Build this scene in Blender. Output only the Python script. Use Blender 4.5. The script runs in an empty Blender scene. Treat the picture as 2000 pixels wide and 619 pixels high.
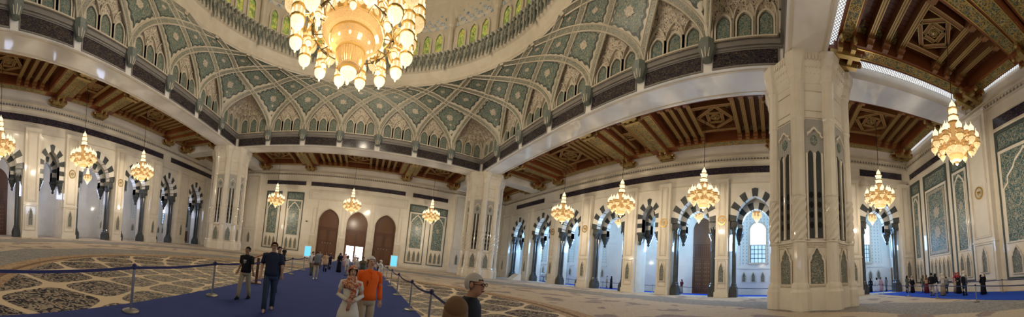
import bpy, bmesh, math, random
from mathutils import Vector, Matrix
random.seed(7)
PI=math.pi
sc=bpy.context.scene
# ---------------------------------------------------------------- camera
def cam_axes(yaw,pitch,roll):
    cy,sy,cp,sp,cr,sr=math.cos(yaw),math.sin(yaw),math.cos(pitch),math.sin(pitch),math.cos(roll),math.sin(roll)
    fwd=Vector((sy*cp,cy*cp,sp)); right=Vector((cy,-sy,0)); up=right.cross(fwd)
    return cr*right+sr*up, fwd, -sr*right+cr*up
CAM=Vector((2.402,-17.298,1.65))
_r,_f,_u=cam_axes(.5641,.0681,.0936)
cd=bpy.data.cameras.new('panorama_camera'); cam=bpy.data.objects.new('panorama_camera',cd); sc.collection.objects.link(cam)
cam.matrix_world=Matrix(((_r.x,_u.x,-_f.x,CAM.x),(_r.y,_u.y,-_f.y,CAM.y),(_r.z,_u.z,-_f.z,CAM.z),(0,0,0,1)))
FX,FY,V0=512.06,500.65,492.64
cd.type='PANO'; cd.panorama_type='CENTRAL_CYLINDRICAL'
cd.central_cylindrical_radius=1.0
cd.central_cylindrical_range_u_min=-1000/FX; cd.central_cylindrical_range_u_max=1000/FX
cd.central_cylindrical_range_v_min=(V0-619)/FY; cd.central_cylindrical_range_v_max=V0/FY
cd.clip_start=.05; cd.clip_end=500
sc.camera=cam
# ---------------------------------------------------------------- world, exposure
w=bpy.data.worlds.new('world'); sc.world=w; w.use_nodes=True
w.node_tree.nodes['Background'].inputs[0].default_value=(1.0,.88,.72,1)
w.node_tree.nodes['Background'].inputs[1].default_value=.55
vs=sc.view_settings; vs.view_transform='Standard'; vs.look='None'; vs.exposure=-.08; vs.gamma=1; vs.use_curve_mapping=False
sc.cycles.use_denoising=True
sc.cycles.max_bounces=5; sc.cycles.diffuse_bounces=3; sc.cycles.glossy_bounces=3; sc.cycles.transparent_max_bounces=12
sc.cycles.sample_clamp_indirect=4.0
def lamp(name,kind,loc,power,col,**k):
    l=bpy.data.lights.new(name,kind); l.energy=power; l.color=col
    for a,b in k.items():
        if a!='rot': setattr(l,a,b)
    o=bpy.data.objects.new(name,l); o.location=loc
    if 'rot' in k: o.rotation_euler=k['rot']
    sc.collection.objects.link(o); return o
WARM=(1.0,.87,.68); DAY=(.58,.68,1.0); DAYC=(.30,.58,1.0)
# big chandelier glow, aisle chandeliers get theirs in their builder
for k in range(4):
    lamp('dome_chandelier_light','POINT',(2.9*math.cos(k*PI/2+.6),2.9*math.sin(k*PI/2+.6),14.1),650,WARM,shadow_soft_size=.25)
    lamp('dome_chandelier_light','POINT',(3.0*math.cos(k*PI/2),3.0*math.sin(k*PI/2),22.5),900,WARM,shadow_soft_size=.3)
# daylight through the corridor windows and doors
for y in (-29.5,-22,-15.1,-7.9,-1,10.4,17.5,24.5): lamp('corridor_daylight','AREA',(35.6,y,6.8),1000,DAYC,shape='RECTANGLE',size=2.2,size_y=5,rot=(0,PI/2,0))
for y in (-8,-1,6,15,22): lamp('corridor_daylight','AREA',(-34.6,y,6.8),260,DAY,shape='RECTANGLE',size=2.2,size_y=5,rot=(0,-PI/2,0))
# ---------------------------------------------------------------- materials
def N(nt,t,**k):
    n=nt.nodes.new(t)
    for a,b in k.items(): setattr(n,a,b)
    return n
def newmat(name,col=(1,1,1),rough=.5,metal=0,spec=None,emit=None,estr=0):
    m=bpy.data.materials.new(name); m.use_nodes=True; nt=m.node_tree; b=nt.nodes['Principled BSDF']
    b.inputs['Base Color'].default_value=(*col,1); b.inputs['Roughness'].default_value=rough; b.inputs['Metallic'].default_value=metal
    if spec is not None: b.inputs['Specular IOR Level'].default_value=spec
    if emit: b.inputs['Emission Color'].default_value=(*emit,1); b.inputs['Emission Strength'].default_value=estr
    return m,nt,b
def ramp(nt,fac,stops,interp='LINEAR'):
    r=N(nt,'ShaderNodeValToRGB'); cr=r.color_ramp; cr.interpolation=interp
    while len(cr.elements)<len(stops): cr.elements.new(.5)
    for e,(p,c) in zip(cr.elements,stops): e.position=p; e.color=(*c,1) if len(c)==3 else c
    nt.links.new(fac,r.inputs[0]); return r.outputs[0]
def math_(nt,op,a,b=None,c=None):
    n=N(nt,'ShaderNodeMath',operation=op)
    for i,v in enumerate((a,b,c)):
        if v is None: continue
        if isinstance(v,(int,float)): n.inputs[i].default_value=v
        else: nt.links.new(v,n.inputs[i])
    return n.outputs[0]
def mix(nt,f,a,b,mode='MIX'):
    n=N(nt,'ShaderNodeMix',data_type='RGBA',blend_type=mode)
    for s,v in ((n.inputs[0],f),(n.inputs[6],a),(n.inputs[7],b)):
        if isinstance(v,(int,float)): s.default_value=v
        elif isinstance(v,tuple): s.default_value=(*v,1)
        else: nt.links.new(v,s)
    return n.outputs[2]
def pos(nt): return N(nt,'ShaderNodeNewGeometry').outputs['Position']
def noise(nt,scale,detail=3,vec=None,dist=0,out=0):
    n=N(nt,'ShaderNodeTexNoise'); n.inputs['Scale'].default_value=scale; n.inputs['Detail'].default_value=detail; n.inputs['Distortion'].default_value=dist
    if vec is not None: nt.links.new(vec,n.inputs['Vector'])
    return n.outputs[out]
def voro(nt,scale,vec=None,feature='F1',out='Distance',rnd=1):
    n=N(nt,'ShaderNodeTexVoronoi',feature=feature); n.inputs['Scale'].default_value=scale; n.inputs['Randomness'].default_value=rnd
    if vec is not None: nt.links.new(vec,n.inputs['Vector'])
    return n.outputs[out]
def bump(nt,b,h,s=.3,d=.02):
    n=N(nt,'ShaderNodeBump'); n.inputs['Strength'].default_value=s; n.inputs['Distance'].default_value=d
    nt.links.new(h,n.inputs['Height']); nt.links.new(n.outputs[0],b.inputs['Normal'])
M={}
def marble(name,c1,c2,rough=.16,joint=True):
    m,nt,b=newmat(name,c1,rough); p=pos(nt)
    col=mix(nt,ramp(nt,noise(nt,.6,5,p,1.2),[(.35,(0,0,0)),(.7,(1,1,1))]),c1,c2)
    nt.links.new(col,b.inputs['Base Color'])
    M[name]=m; return m
marble('marble',(.78,.72,.61),(.72,.65,.54),.09)
marble('marble_trim',(.70,.62,.50),(.62,.54,.42),.2)
marble('marble_white',(.86,.84,.80),(.80,.77,.72),.07)
marble('plaster_cream',(.66,.60,.49),(.58,.52,.41),.4)
marble('dark_stone',(.075,.085,.088),(.05,.055,.058),.18)
marble('light_stone',(.80,.76,.68),(.72,.68,.60),.2)
marble('cornice_grey',(.25,.23,.21),(.20,.185,.17),.4)
def floral(name,bg,leaf,accent,light,scale=3.,line=.035,rough=.4,acc=.55):
    """arabesque: leafy scrolls, rosettes and thin pale tendrils in world space"""
    m,nt,b=newmat(name,bg,rough); p=pos(nt)
    warp=N(nt,'ShaderNodeVectorMath',operation='MULTIPLY_ADD'); nt.links.new(noise(nt,scale*.9,2,p,0,1),warp.inputs[0]); warp.inputs[1].default_value=(.35/scale*3,)*3; nt.links.new(p,warp.inputs[2])
    wv=warp.outputs[0]
    v1=voro(nt,scale,wv); ve=voro(nt,scale,wv,'DISTANCE_TO_EDGE'); v2=voro(nt,scale*2.7,wv)
    col=mix(nt,ramp(nt,v2,[(.30,(1,1,1)),(.42,(0,0,0))]),bg,leaf)
    col=mix(nt,ramp(nt,v1,[(.10,(1,1,1)),(.16,(0,0,0))]),col,accent)
    ring=math_(nt,'ABSOLUTE',math_(nt,'SUBTRACT',v1,.24))
    col=mix(nt,math_(nt,'LESS_THAN',ring,.03),col,light)
    sq=math_(nt,'ABSOLUTE',math_(nt,'SUBTRACT',noise(nt,scale*1.6,1,wv,.8),.5))
    col=mix(nt,math_(nt,'LESS_THAN',sq,.022),col,light)
    col=mix(nt,math_(nt,'LESS_THAN',ve,line),col,light)
    nt.links.new(col,b.inputs['Base Color']); M[name]=m; return m
floral('mosaic_green',(.04,.11,.115),(.02,.055,.075),(.34,.20,.10),(.40,.37,.27),2.6,.028)
floral('mosaic_dome',(.095,.165,.155),(.04,.075,.085),(.34,.26,.12),(.36,.34,.24),3.3,.028)
floral('mosaic_light',(.50,.42,.32),(.18,.20,.16),(.42,.20,.13),(.75,.68,.55),4.5,.03)
floral('rib_mosaic',(.17,.19,.155),(.07,.095,.085),(.34,.29,.2),(.46,.42,.32),6.,.05)
floral('muqarnas',(.50,.43,.34),(.05,.04,.035),(.14,.20,.18),(.72,.63,.50),2.6,.06,.5)
floral('gilded_panel',(.10,.135,.085),(.05,.08,.06),(.46,.33,.11),(.52,.38,.13),2.8,.05,.3)
floral('niche_mosaic',(.09,.115,.10),(.04,.06,.06),(.32,.22,.12),(.36,.34,.26),5.,.035)
floral('mosaic_medallion',(.36,.31,.24),(.08,.10,.10),(.25,.10,.07),(.42,.38,.30),5.,.04)
floral('tile_border',(.03,.05,.05),(.06,.08,.075),(.12,.11,.08),(.13,.14,.11),9.,.03)
def script_mat(name,bg,ink,scale=(2.2,2.2,5.),gold=False):
    m,nt,b=newmat(name,bg,.16); p=pos(nt)
    mp=N(nt,'ShaderNodeMapping'); mp.inputs['Scale'].default_value=scale; nt.links.new(p,mp.inputs[0]); v=mp.outputs[0]
    a=math_(nt,'LESS_THAN',math_(nt,'ABSOLUTE',math_(nt,'SUBTRACT',noise(nt,1.3,2,v,1.6),.5)),.016)
    c=math_(nt,'LESS_THAN',math_(nt,'ABSOLUTE',math_(nt,'SUBTRACT',noise(nt,2.3,1,v,.6),.47)),.014)
    col=mix(nt,math_(nt,'MAXIMUM',a,c),bg,ink); nt.links.new(col,b.inputs['Base Color']); M[name]=m
script_mat('inscription_navy',(.014,.013,.035),(.13,.105,.085))
script_mat('inscription_frieze',(.010,.009,.028),(.14,.105,.06),(1.6,1.6,4.))
def wood(name,c1,c2,rough=.38,groove=0,axis=0):
    m,nt,b=newmat(name,c1,rough); p=pos(nt)
    mp=N(nt,'ShaderNodeMapping'); mp.inputs['Scale'].default_value=(2,2,9); nt.links.new(p,mp.inputs[0])
    col=mix(nt,noise(nt,1.3,4,mp.outputs[0],.6),c1,c2)
    if groove:
        s=N(nt,'ShaderNodeSeparateXYZ'); nt.links.new(p,s.inputs[0])
        fr=math_(nt,'FRACT',math_(nt,'MULTIPLY',s.outputs[axis],groove))
        col=mix(nt,math_(nt,'LESS_THAN',fr,.16),col,(c1[0]*.25,c1[1]*.25,c1[2]*.25))
    nt.links.new(col,b.inputs['Base Color']); M[name]=m
wood('wood',(.27,.085,.028),(.17,.05,.016)); wood('wood_dark',(.11,.035,.014),(.07,.022,.01))
wood('plank_x',(.20,.065,.024),(.13,.04,.015),groove=3.2,axis=0); wood('plank_y',(.20,.065,.024),(.13,.04,.015),groove=3.2,axis=1)
wood('joist_wood',(.33,.15,.055),(.22,.09,.03))
wood('door_wood',(.15,.066,.03),(.10,.042,.018),.3)
wood('small_door_wood',(.32,.16,.08),(.24,.11,.05),.4)
def simple(name,*a,**k): M[name]=newmat(name,*a,**k)[0]
simple('gold',(.62,.42,.13),.28,.85); simple('old_gold',(.46,.33,.13),.42,.7); simple('brass_dark',(.10,.07,.03),.35,.8)
simple('crown_trim',(.62,.40,.15),.3,.6)
simple('teal_grey',(.17,.195,.175),.5); simple('pale_teal',(.33,.35,.30),.5)
simple('steel',(.36,.36,.38),.35,.9); simple('belt_blue',(.018,.016,.085),.6); simple('base_iron',(.25,.23,.20),.45,.6)
simple('grille_dark',(.035,.037,.038),.35); simple('hole_black',(.004,.004,.004),.9)
simple('mullion',(.10,.10,.09),.4); simple('black',(.012,.012,.013),.5)
simple('cable_black',(.03,.025,.02),.5)
def lattice(name,bg,fg,freq,ax=(0,2),w_=.22):
    m,nt,b=newmat(name,bg,.4); s=N(nt,'ShaderNodeSeparateXYZ'); nt.links.new(pos(nt),s.inputs[0])
    a,c=s.outputs[ax[0]],s.outputs[ax[1]]
    def ln(v): return math_(nt,'LESS_THAN',math_(nt,'ABSOLUTE',math_(nt,'SUBTRACT',math_(nt,'FRACT',v),.5)),w_/2)
    u1=math_(nt,'MULTIPLY',math_(nt,'ADD',a,c),freq); u2=math_(nt,'MULTIPLY',math_(nt,'SUBTRACT',a,c),freq)
    k=math_(nt,'MAXIMUM',ln(u1),ln(u2)); k=math_(nt,'MAXIMUM',k,ln(math_(nt,'MULTIPLY',a,freq)))
    nt.links.new(mix(nt,k,bg,fg),b.inputs['Base Color']); M[name]=m
lattice('lattice_side',(.50,.55,.55),(.80,.80,.76),2.2,(1,2),.30)
lattice('lattice_grey',(.20,.21,.21),(.48,.45,.40),9,(0,2),.3)
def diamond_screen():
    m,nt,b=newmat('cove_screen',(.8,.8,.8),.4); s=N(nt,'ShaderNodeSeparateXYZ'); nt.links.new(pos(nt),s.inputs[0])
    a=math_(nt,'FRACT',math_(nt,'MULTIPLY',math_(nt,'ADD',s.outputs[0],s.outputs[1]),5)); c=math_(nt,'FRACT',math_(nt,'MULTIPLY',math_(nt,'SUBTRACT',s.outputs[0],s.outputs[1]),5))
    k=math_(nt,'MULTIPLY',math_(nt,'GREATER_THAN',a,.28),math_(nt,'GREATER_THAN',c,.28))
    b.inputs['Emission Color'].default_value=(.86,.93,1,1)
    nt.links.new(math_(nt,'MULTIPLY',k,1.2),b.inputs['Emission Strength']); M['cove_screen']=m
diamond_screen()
def stained(name,c):
    m,nt,b=newmat(name,(.2,.2,.05),.2); p=pos(nt)
    f=voro(nt,3.,p,'DISTANCE_TO_EDGE'); cc=ramp(nt,noise(nt,1.6,2,p,.6),[(.32,(.04,.10,.03)),(.47,c),(.58,(.62,.62,.12)),(.68,(.55,.30,.05))])
    col=mix(nt,math_(nt,'LESS_THAN',f,.035),cc,(.02,.02,.02))
    nt.links.new(col,b.inputs['Emission Color']); b.inputs['Emission Strength'].default_value=.6; M[name]=m
stained('stained_glass',(.22,.36,.08))
def daylight_glass(name,st,col):
    m,nt,b=newmat(name,(.7,.8,.9),.1,emit=col,estr=st); M[name]=m
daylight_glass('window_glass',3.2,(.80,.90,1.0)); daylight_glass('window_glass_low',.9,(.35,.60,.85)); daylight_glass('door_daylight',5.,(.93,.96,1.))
simple('screen_blue',(.1,.4,.6),.2,emit=(.16,.62,.92),estr=1.1)
def glass_lamp(name,col,st,tr=.35):
    m,nt,b=newmat(name,(.30,.19,.08),.15,emit=col,estr=st)
    out=nt.nodes['Material Output']; t=N(nt,'ShaderNodeBsdfTransparent'); t.inputs[0].default_value=(1,.93,.8,1); mx=N(nt,'ShaderNodeMixShader'); mx.inputs[0].default_value=tr
    # cut crystal facets
    f=voro(nt,9,N(nt,'ShaderNodeTexCoord').outputs['Object'],'DISTANCE_TO_EDGE'); nt.links.new(mix(nt,ramp(nt,f,[(0,(0,0,0)),(.12,(1,1,1))]),tuple(c*.55 for c in col),col),b.inputs['Emission Color'])
    nt.links.new(b.outputs[0],mx.inputs[1]); nt.links.new(t.outputs[0],mx.inputs[2]); nt.links.new(mx.outputs[0],out.inputs[0]); M[name]=m
glass_lamp('crystal_bright',(1.,.76,.40),1.2); glass_lamp('crystal_amber',(1.,.58,.22),.52,.35); glass_lamp('crystal_white',(1.,.86,.56),1.7,.2)
# carpets
def carpet_blue():
    m,nt,b=newmat('runner_blue',(.035,.05,.24),.95,spec=.1); p=pos(nt)
    nt.links.new(mix(nt,noise(nt,1.1,4,p),(.034,.048,.155),(.052,.07,.21)),b.inputs['Base Color']); bump(nt,b,noise(nt,60,2,p),.3,.01); M['runner_blue']=m
carpet_blue()
simple('runner_bright',(.02,.07,.42),.95,spec=.1)
def hall_carpet():
    m,nt,b=newmat('hall_carpet',(.4,.35,.3),.95,spec=.1); p=pos(nt)
    s=N(nt,'ShaderNodeSeparateXYZ'); nt.links.new(p,s.inputs[0]); x=s.outputs[0]; y=math_(nt,'ADD',s.outputs[1],6.5)
    r=math_(nt,'SQRT',math_(nt,'ADD',math_(nt,'MULTIPLY',x,x),math_(nt,'MULTIPLY',y,y))); th=math_(nt,'ARCTAN2',y,x)
    a=math_(nt,'MULTIPLY',th,20); c=math_(nt,'MULTIPLY',math_(nt,'LOGARITHM',math_(nt,'MAXIMUM',r,.05),math.e),20)
    # ogee lattice: warp the diamond net into S-curved cells
    a2=math_(nt,'ADD',a,math_(nt,'MULTIPLY',math_(nt,'SINE',math_(nt,'MULTIPLY',c,1.)),.0))
    cell=math_(nt,'ABSOLUTE',math_(nt,'ADD',math_(nt,'COSINE',a2),math_(nt,'COSINE',c)))
    CREAM=(.62,.50,.34)
    wv=N(nt,'ShaderNodeVectorMath',operation='MULTIPLY_ADD'); nt.links.new(noise(nt,2.2,2,p,0,1),wv.inputs[0]); wv.inputs[1].default_value=(.35,)*3; nt.links.new(p,wv.inputs[2]); wv=wv.outputs[0]
    v1=voro(nt,3.6,wv); sq=math_(nt,'ABSOLUTE',math_(nt,'SUBTRACT',noise(nt,5.,1,wv,.9),.5)); v3=voro(nt,9,wv)
    pale=(.50,.42,.31)
    def flor(bg,ink,red):
        q=mix(nt,math_(nt,'LESS_THAN',sq,.06),bg,ink); q=mix(nt,ramp(nt,v1,[(.20,(1,1,1)),(.25,(0,0,0))]),q,ink)
        q=mix(nt,ramp(nt,v1,[(.08,(1,1,1)),(.13,(0,0,0))]),q,red); return mix(nt,ramp(nt,v3,[(.16,(1,1,1)),(.22,(0,0,0))]),q,ink)
    dark=flor((.040,.036,.042),(.33,.27,.20),(.27,.15,.09)); mid=flor((.16,.15,.14),(.36,.31,.24),(.30,.20,.13))
    cellc=mix(nt,ramp(nt,math_(nt,'DIVIDE',r,12.),[(.50,(0,0,0)),(.68,(1,1,1))]),mid,dark)
    inner=mix(nt,ramp(nt,cell,[(.24,(0,0,0)),(.27,(1,1,1))],'LINEAR'),CREAM,cellc)
    border=flor((.46,.33,.20),(.32,.20,.12),(.24,.11,.07))
    bl=math_(nt,'LESS_THAN',math_(nt,'ABSOLUTE',math_(nt,'SUBTRACT',math_(nt,'FRACT',math_(nt,'MULTIPLY',r,1/1.2)),.5)),.40)
    border=mix(nt,bl,(.20,.12,.07),border)
    grey=flor((.20,.20,.205),(.33,.30,.25),(.27,.19,.15)); cream=mix(nt,ramp(nt,noise(nt,.55,2,p,.3),[(.56,(0,0,0)),(.60,(1,1,1))]),mix(nt,math_(nt,'LESS_THAN',sq,.03),(.52,.43,.32),(.40,.33,.25)),flor((.22,.21,.21),(.36,.25,.19),(.40,.22,.15)))
    rr=math_(nt,'ADD',r,math_(nt,'MULTIPLY',math_(nt,'ABSOLUTE',math_(nt,'SINE',math_(nt,'MULTIPLY',th,8))),.8))
    bands=math_(nt,'ADD',math_(nt,'MULTIPLY',math_(nt,'GREATER_THAN',rr,15.6),1),math_(nt,'ADD',math_(nt,'GREATER_THAN',rr,21.5),math_(nt,'GREATER_THAN',rr,26)))
    isc=math_(nt,'GREATER_THAN',math_(nt,'MODULO',bands,2),.5)
    isc=math_(nt,'MAXIMUM',isc,math_(nt,'MULTIPLY',math_(nt,'GREATER_THAN',x,3),math_(nt,'LESS_THAN',rr,20)))
    field=mix(nt,isc,grey,cream)
    col=mix(nt,math_(nt,'LESS_THAN',r,11.55),field,border); col=mix(nt,math_(nt,'LESS_THAN',r,10.35),col,inner)
    nt.links.new(col,b.inputs['Base Color']); bump(nt,b,noise(nt,50,2,p),.25,.01); M['hall_carpet']=m
hall_carpet()
# ---------------------------------------------------------------- mesh builder
class Fr:
    """local frame on a wall: s runs along it, n points into the hall, z up"""
    def __init__(s,o,al,n): s.o=Vector(o); s.al=Vector(al); s.n=Vector(n)
    def __call__(s,a,n,z): v=s.o+s.al*a+s.n*n; return (v.x,v.y,v.z+z)
W0=Fr((0,0,0),(1,0,0),(0,1,0))
FA=Fr((0,30,0),(1,0,0),(0,-1,0)); FB=Fr((-28.5,0,0),(0,1,0),(1,0,0)); FC=Fr((29.7,0,0),(0,1,0),(-1,0,0)); FD=Fr((0,-33.1,0),(1,0,0),(0,1,0))
class MB:
    def __init__(s,T=W0): s.v=[]; s.f=[]; s.m=[]; s.T=T; s.sm=False
    def add(s,vs,fs,m=0):
        k=len(s.v); s.v+= [s.T(*p) for p in vs]; s.f+= [tuple(i+k for i in f) for f in fs]; s.m+=[m]*len(fs)
    def box(s,a0,a1,n0,n1,z0,z1,m=0):
        s.add([(a0,n0,z0),(a1,n0,z0),(a1,n1,z0),(a0,n1,z0),(a0,n0,z1),(a1,n0,z1),(a1,n1,z1),(a0,n1,z1)],
              [(0,3,2,1),(4,5,6,7),(0,1,5,4),(1,2,6,5),(2,3,7,6),(3,0,4,7)],m); return s
    def prism(s,pts,n0,n1,m=0):
        k=len(pts); vs=[(a,n0,z) for a,z in pts]+[(a,n1,z) for a,z in pts]
        s.add(vs,[tuple(range(k)),tuple(range(2*k-1,k-1,-1))]+[(i,(i+1)%k,k+(i+1)%k,k+i) for i in range(k)],m); return s
    def strip(s,A,B,n0,n1,m=0):
        k=len(A); vs=[(a,n,z) for n in (n0,n1) for P in (A,B) for a,z in P]; f=[]
        for i in range(k-1):
            f+=[(i,i+1,k+i+1,k+i),(2*k+i,3*k+i,3*k+i+1,2*k+i+1),(i,2*k+i,2*k+i+1,i+1),(k+i,k+i+1,3*k+i+1,3*k+i)]
        f+=[(0,k,3*k,2*k),(k-1,3*k-1,4*k-1,2*k-1)]; s.add(vs,f,m); return s
    def lathe(s,a,n,prof,seg=12,m=0,ph=0,z=0):
        vs=[];f=[]
        for r,h in prof:
            for i in range(seg): t=2*PI*i/seg+ph; vs.append((a+r*math.cos(t),n+r*math.sin(t),z+h))
        for j in range(len(prof)-1):
            for i in range(seg): q=(i+1)%seg; f.append((j*seg+i,j*seg+q,(j+1)*seg+q,(j+1)*seg+i))
        f.append(tuple(range(seg-1,-1,-1))); f.append(tuple(range((len(prof)-1)*seg,len(prof)*seg))); s.add(vs,f,m); return s
    def tube(s,pts,r,seg=8,m=0):
        pts=[Vector(p) for p in pts]; vs=[];f=[]; rs=r if isinstance(r,(list,tuple)) else [r]*len(pts)
        for i,p in enumerate(pts):
            d=(pts[min(i+1,len(pts)-1)]-pts[max(i-1,0)]).normalized(); u=d.cross(Vector((0,0,1)))
            if u.length<.1: u=d.cross(Vector((0,1,0)))
            u.normalize(); v=d.cross(u)
            for k in range(seg): t=2*PI*k/seg; vs.append(tuple(p+rs[i]*(math.cos(t)*u+math.sin(t)*v)))
        for j in range(len(pts)-1):
            for i in range(seg): q=(i+1)%seg; f.append((j*seg+i,j*seg+q,(j+1)*seg+q,(j+1)*seg+i))
        f.append(tuple(range(seg-1,-1,-1))); f.append(tuple(range((len(pts)-1)*seg,len(pts)*seg))); s.add(vs,f,m); return s
    def build(s,name,mats,parent=None,smooth=False,**props):
        me=bpy.data.meshes.new(name); me.from_pydata(s.v,[],s.f); me.update()
        for x in (mats if isinstance(mats,(list,tuple)) else [mats]): me.materials.append(M[x])
        me.polygons.foreach_set('material_index',s.m)
        bm=bmesh.new(); bm.from_mesh(me); bmesh.ops.recalc_face_normals(bm,faces=bm.faces); bm.to_mesh(me); bm.free()
        if smooth: me.polygons.foreach_set('use_smooth',[True]*len(me.polygons))
        o=bpy.data.objects.new(name,me); sc.collection.objects.link(o)
        if parent: o.parent=parent; o.matrix_parent_inverse=parent.matrix_basis.inverted()
        for k,v in props.items(): o[k]=v
        return o
def tag(o,label,cat,group=None,kind=None):
    o['label']=label; o['category']=cat
    if group: o['group']=group
    if kind: o['kind']=kind
    return o
def empty(name,loc=(0,0,0),rz=0):
    o=bpy.data.objects.new(name,None); o.location=loc; o.rotation_euler=(0,0,rz); o.empty_display_size=.2; sc.collection.objects.link(o); return o
def adopt(o,parent): o.parent=parent; return o   # child built in the parent's local space
def copy_tree(o,parent=None):
    c=o.copy(); sc.collection.objects.link(c)
    if parent: c.parent=parent
    for ch in o.children: copy_tree(ch,c)
    return c
def arch(c,w_,zs,za,n=9):
    """pointed arch intrados, left spring to right spring"""
    r=za-zs
    cx=(r*r-w_*w_)/(2*w_) if r>w_ else 0; R=w_+cx; top=math.atan2(r,cx) if r>w_ else PI/2
    L=[]
    for i in range(n+1):
        t=top*i/n; L.append((-(R*math.cos(t)-cx), R*math.sin(t)*(1 if r>w_ else r/w_)))
    L[-1]=(0,r)
    return [(c+x,zs+z) for x,z in L]+[(c-x,zs+z) for x,z in L[-2::-1]]
def off_arch(c,w_,zs,za,t,n=9): return arch(c,w_+t,zs,za+t*1.05,n)
def wall_arches(mb,s0,s1,z0,z1,n0,n1,ops,m=0):
    x=s0
    for c,w_,zs,za in sorted(ops):
        mb.box(x,c-w_,n0,n1,z0,z1,m); P=arch(c,w_,zs,za); mb.strip(P,[(a,z1) for a,_ in P],n0,n1,m); x=c+w_
    mb.box(x,s1,n0,n1,z0,z1,m)
def frame_rect(mb,a0,a1,z0,z1,t,n0,n1,m=0):
    mb.box(a0,a1,n0,n1,z0,z0+t,m); mb.box(a0,a1,n0,n1,z1-t,z1,m); mb.box(a0,a0+t,n0,n1,z0+t,z1-t,m); mb.box(a1-t,a1,n0,n1,z0+t,z1-t,m)
floral('dome_lace',(.34,.43,.52),(.09,.14,.20),(.15,.29,.42),(.60,.62,.62),1.9,.06,.5)
# ================================================================ SETTING: floor, walls
fl=MB(); fl.box(-45,45,-40,45,-.3,0); floor=fl.build('floor','hall_carpet'); floor['kind']='structure'; floor['label']='patterned hall carpet with a round dark lattice medallion'; floor['category']='carpet'
def multifoil(c,z0,w_,h,n=6):
    """small cusped niche outline: straight sides, shoulders, ogee tip"""
    hw=w_/2
    L=[(c-hw,z0),(c+hw,z0),(c+hw,z0+h*.62),(c+hw*.72,z0+h*.70),(c+hw*.74,z0+h*.78),(c+hw*.40,z0+h*.86),(c+hw*.26,z0+h*.93),(c,z0+h)]
    return L+[(2*c-a,z) for a,z in L[-2:1:-1]]
def niche(F,parent,c,z0,w_,h,n=0.0,mat='niche_mosaic',frame=True):
    mb=MB(F); mb.prism(multifoil(c,z0,w_,h),n-.02,n+.02,0)
    if frame:
        A=multifoil(c,z0,w_,h); B=multifoil(c,z0-.08,w_+.22,h+.24); A=A+A[:1]; B=B+B[:1]
        mb.strip(A,B,n-.02,n+.10,1)
    return mb.build('mosaic_niche',[mat,'marble_trim'],parent)
def tall_arch(c,z0,w_,z1):
    """tall panel with ogee head"""
    hw=w_/2; r=w_*.62
    L=[(c-hw,z0),(c+hw,z0),(c+hw,z1-r),(c+hw*.80,z1-r*.86),(c+hw*.78,z1-r*.66),(c+hw*.50,z1-r*.45),(c+hw*.40,z1-r*.28),(c+hw*.12,z1-r*.10),(c,z1)]
    return L+[(2*c-a,z) for a,z in L[-2:1:-1]]
def mosaic_bay(F,parent,a0,a1,z0=1.0,z1=12.0,small=3,head=1.1,mat='mosaic_green',flat=False):
    """dark bordered mosaic panel: title panel, tall ogee panel, row of small niches"""
    c=(a0+a1)/2; w_=a1-a0
    mb=MB(F); frame_rect(mb,a0,a1,z0,z1,.14,-.02,.10,0); mb.box(a0+.14,a1-.14,-.02,.02,z0+.14,z1-.14,1)
    root=mb.build('mosaic_panel',['tile_border','marble'],parent)
    m2=MB(F); m2.box(a0+.30,a1-.30,0,.05,z1-.25-head,z1-.3,0); frame_rect(m2,a0+.14,a1-.14,z1-.35-head,z1-.14,.14,0,.09,1); m2.build('title_mosaic',[mat,'tile_border'],root)
    zt=z1-.6-head; zb=z0+2.9
    m3=MB(F); m3.box(a0+.42,a1-.42,0,.04,zb,zt,2); frame_rect(m3,a0+.3,a1-.3,zb-.1,zt+.1,.12,0,.08,1)
    if not flat:
        A=tall_arch(c,zb,w_-1.15,zt-.35); B=tall_arch(c,zb-.01,w_-.88,zt-.12); m3.prism(A,.03,.06,0); m3.strip(A[1:]+A[:1],B[1:]+B[:1],.03,.12,1)
        m3.prism([(c+.28*math.sin(t*PI/8)*(1.15 if t%2 else .9),(zb+zt)/2+.5+.42*math.cos(t*PI/8)*(1.1 if t%2 else .9)) for t in range(16)],.055,.075,3)
    else:
        frame_rect(m3,a0+.55,a1-.55,zb+.15,zt-.15,.28,.03,.07,4)
        for zz in ((zb*.36+zt*.64),(zb*.66+zt*.34)):
            m3.prism([(c+.52*math.sin(t*PI/8)*(1.2 if t%2 else .85),zz+.62*math.cos(t*PI/8)*(1.2 if t%2 else .85)) for t in range(16)],.045,.07,3)
    m3.build('tall_mosaic',[mat,'marble','mosaic_green','mosaic_medallion','mosaic_medallion'],root)
    sw=(w_-.7)/small
    for i in range(small): niche(F,root,a0+.35+sw*(i+.5),z0+.45,sw*.58,2.0,.03)
    return root
def band(F,parent,a0,a1,z0=13.75,z1=14.55):
    mb=MB(F); mb.box(a0,a1,0,.05,z0,z1,0); frame_rect(mb,a0-.08,a1+.08,z0-.08,z1+.08,.08,0,.09,1); return mb.build('inscription_band',['inscription_navy','marble_trim'],parent)
def cornice(F,parent,a0,a1):
    mb=MB(F); mb.box(a0,a1,0,.16,15.15,15.28,0); mb.box(a0,a1,0,.10,15.66,15.80,0); mb.box(a0,a1,0,.22,15.80,15.92,0)
    x=a0+.1
    while x<a1-.2: mb.prism([(x,15.3),(x+.28,15.3),(x+.14,15.62)],0,.07,1); x+=.34
    mb.build('cornice_moulding',['marble_trim','cornice_grey'],parent)
def panel_lines(mb,a0,a1,z0,z1,n=0,m=0): frame_rect(mb,a0,a1,z0,z1,.07,n,n+.05,m)
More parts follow.
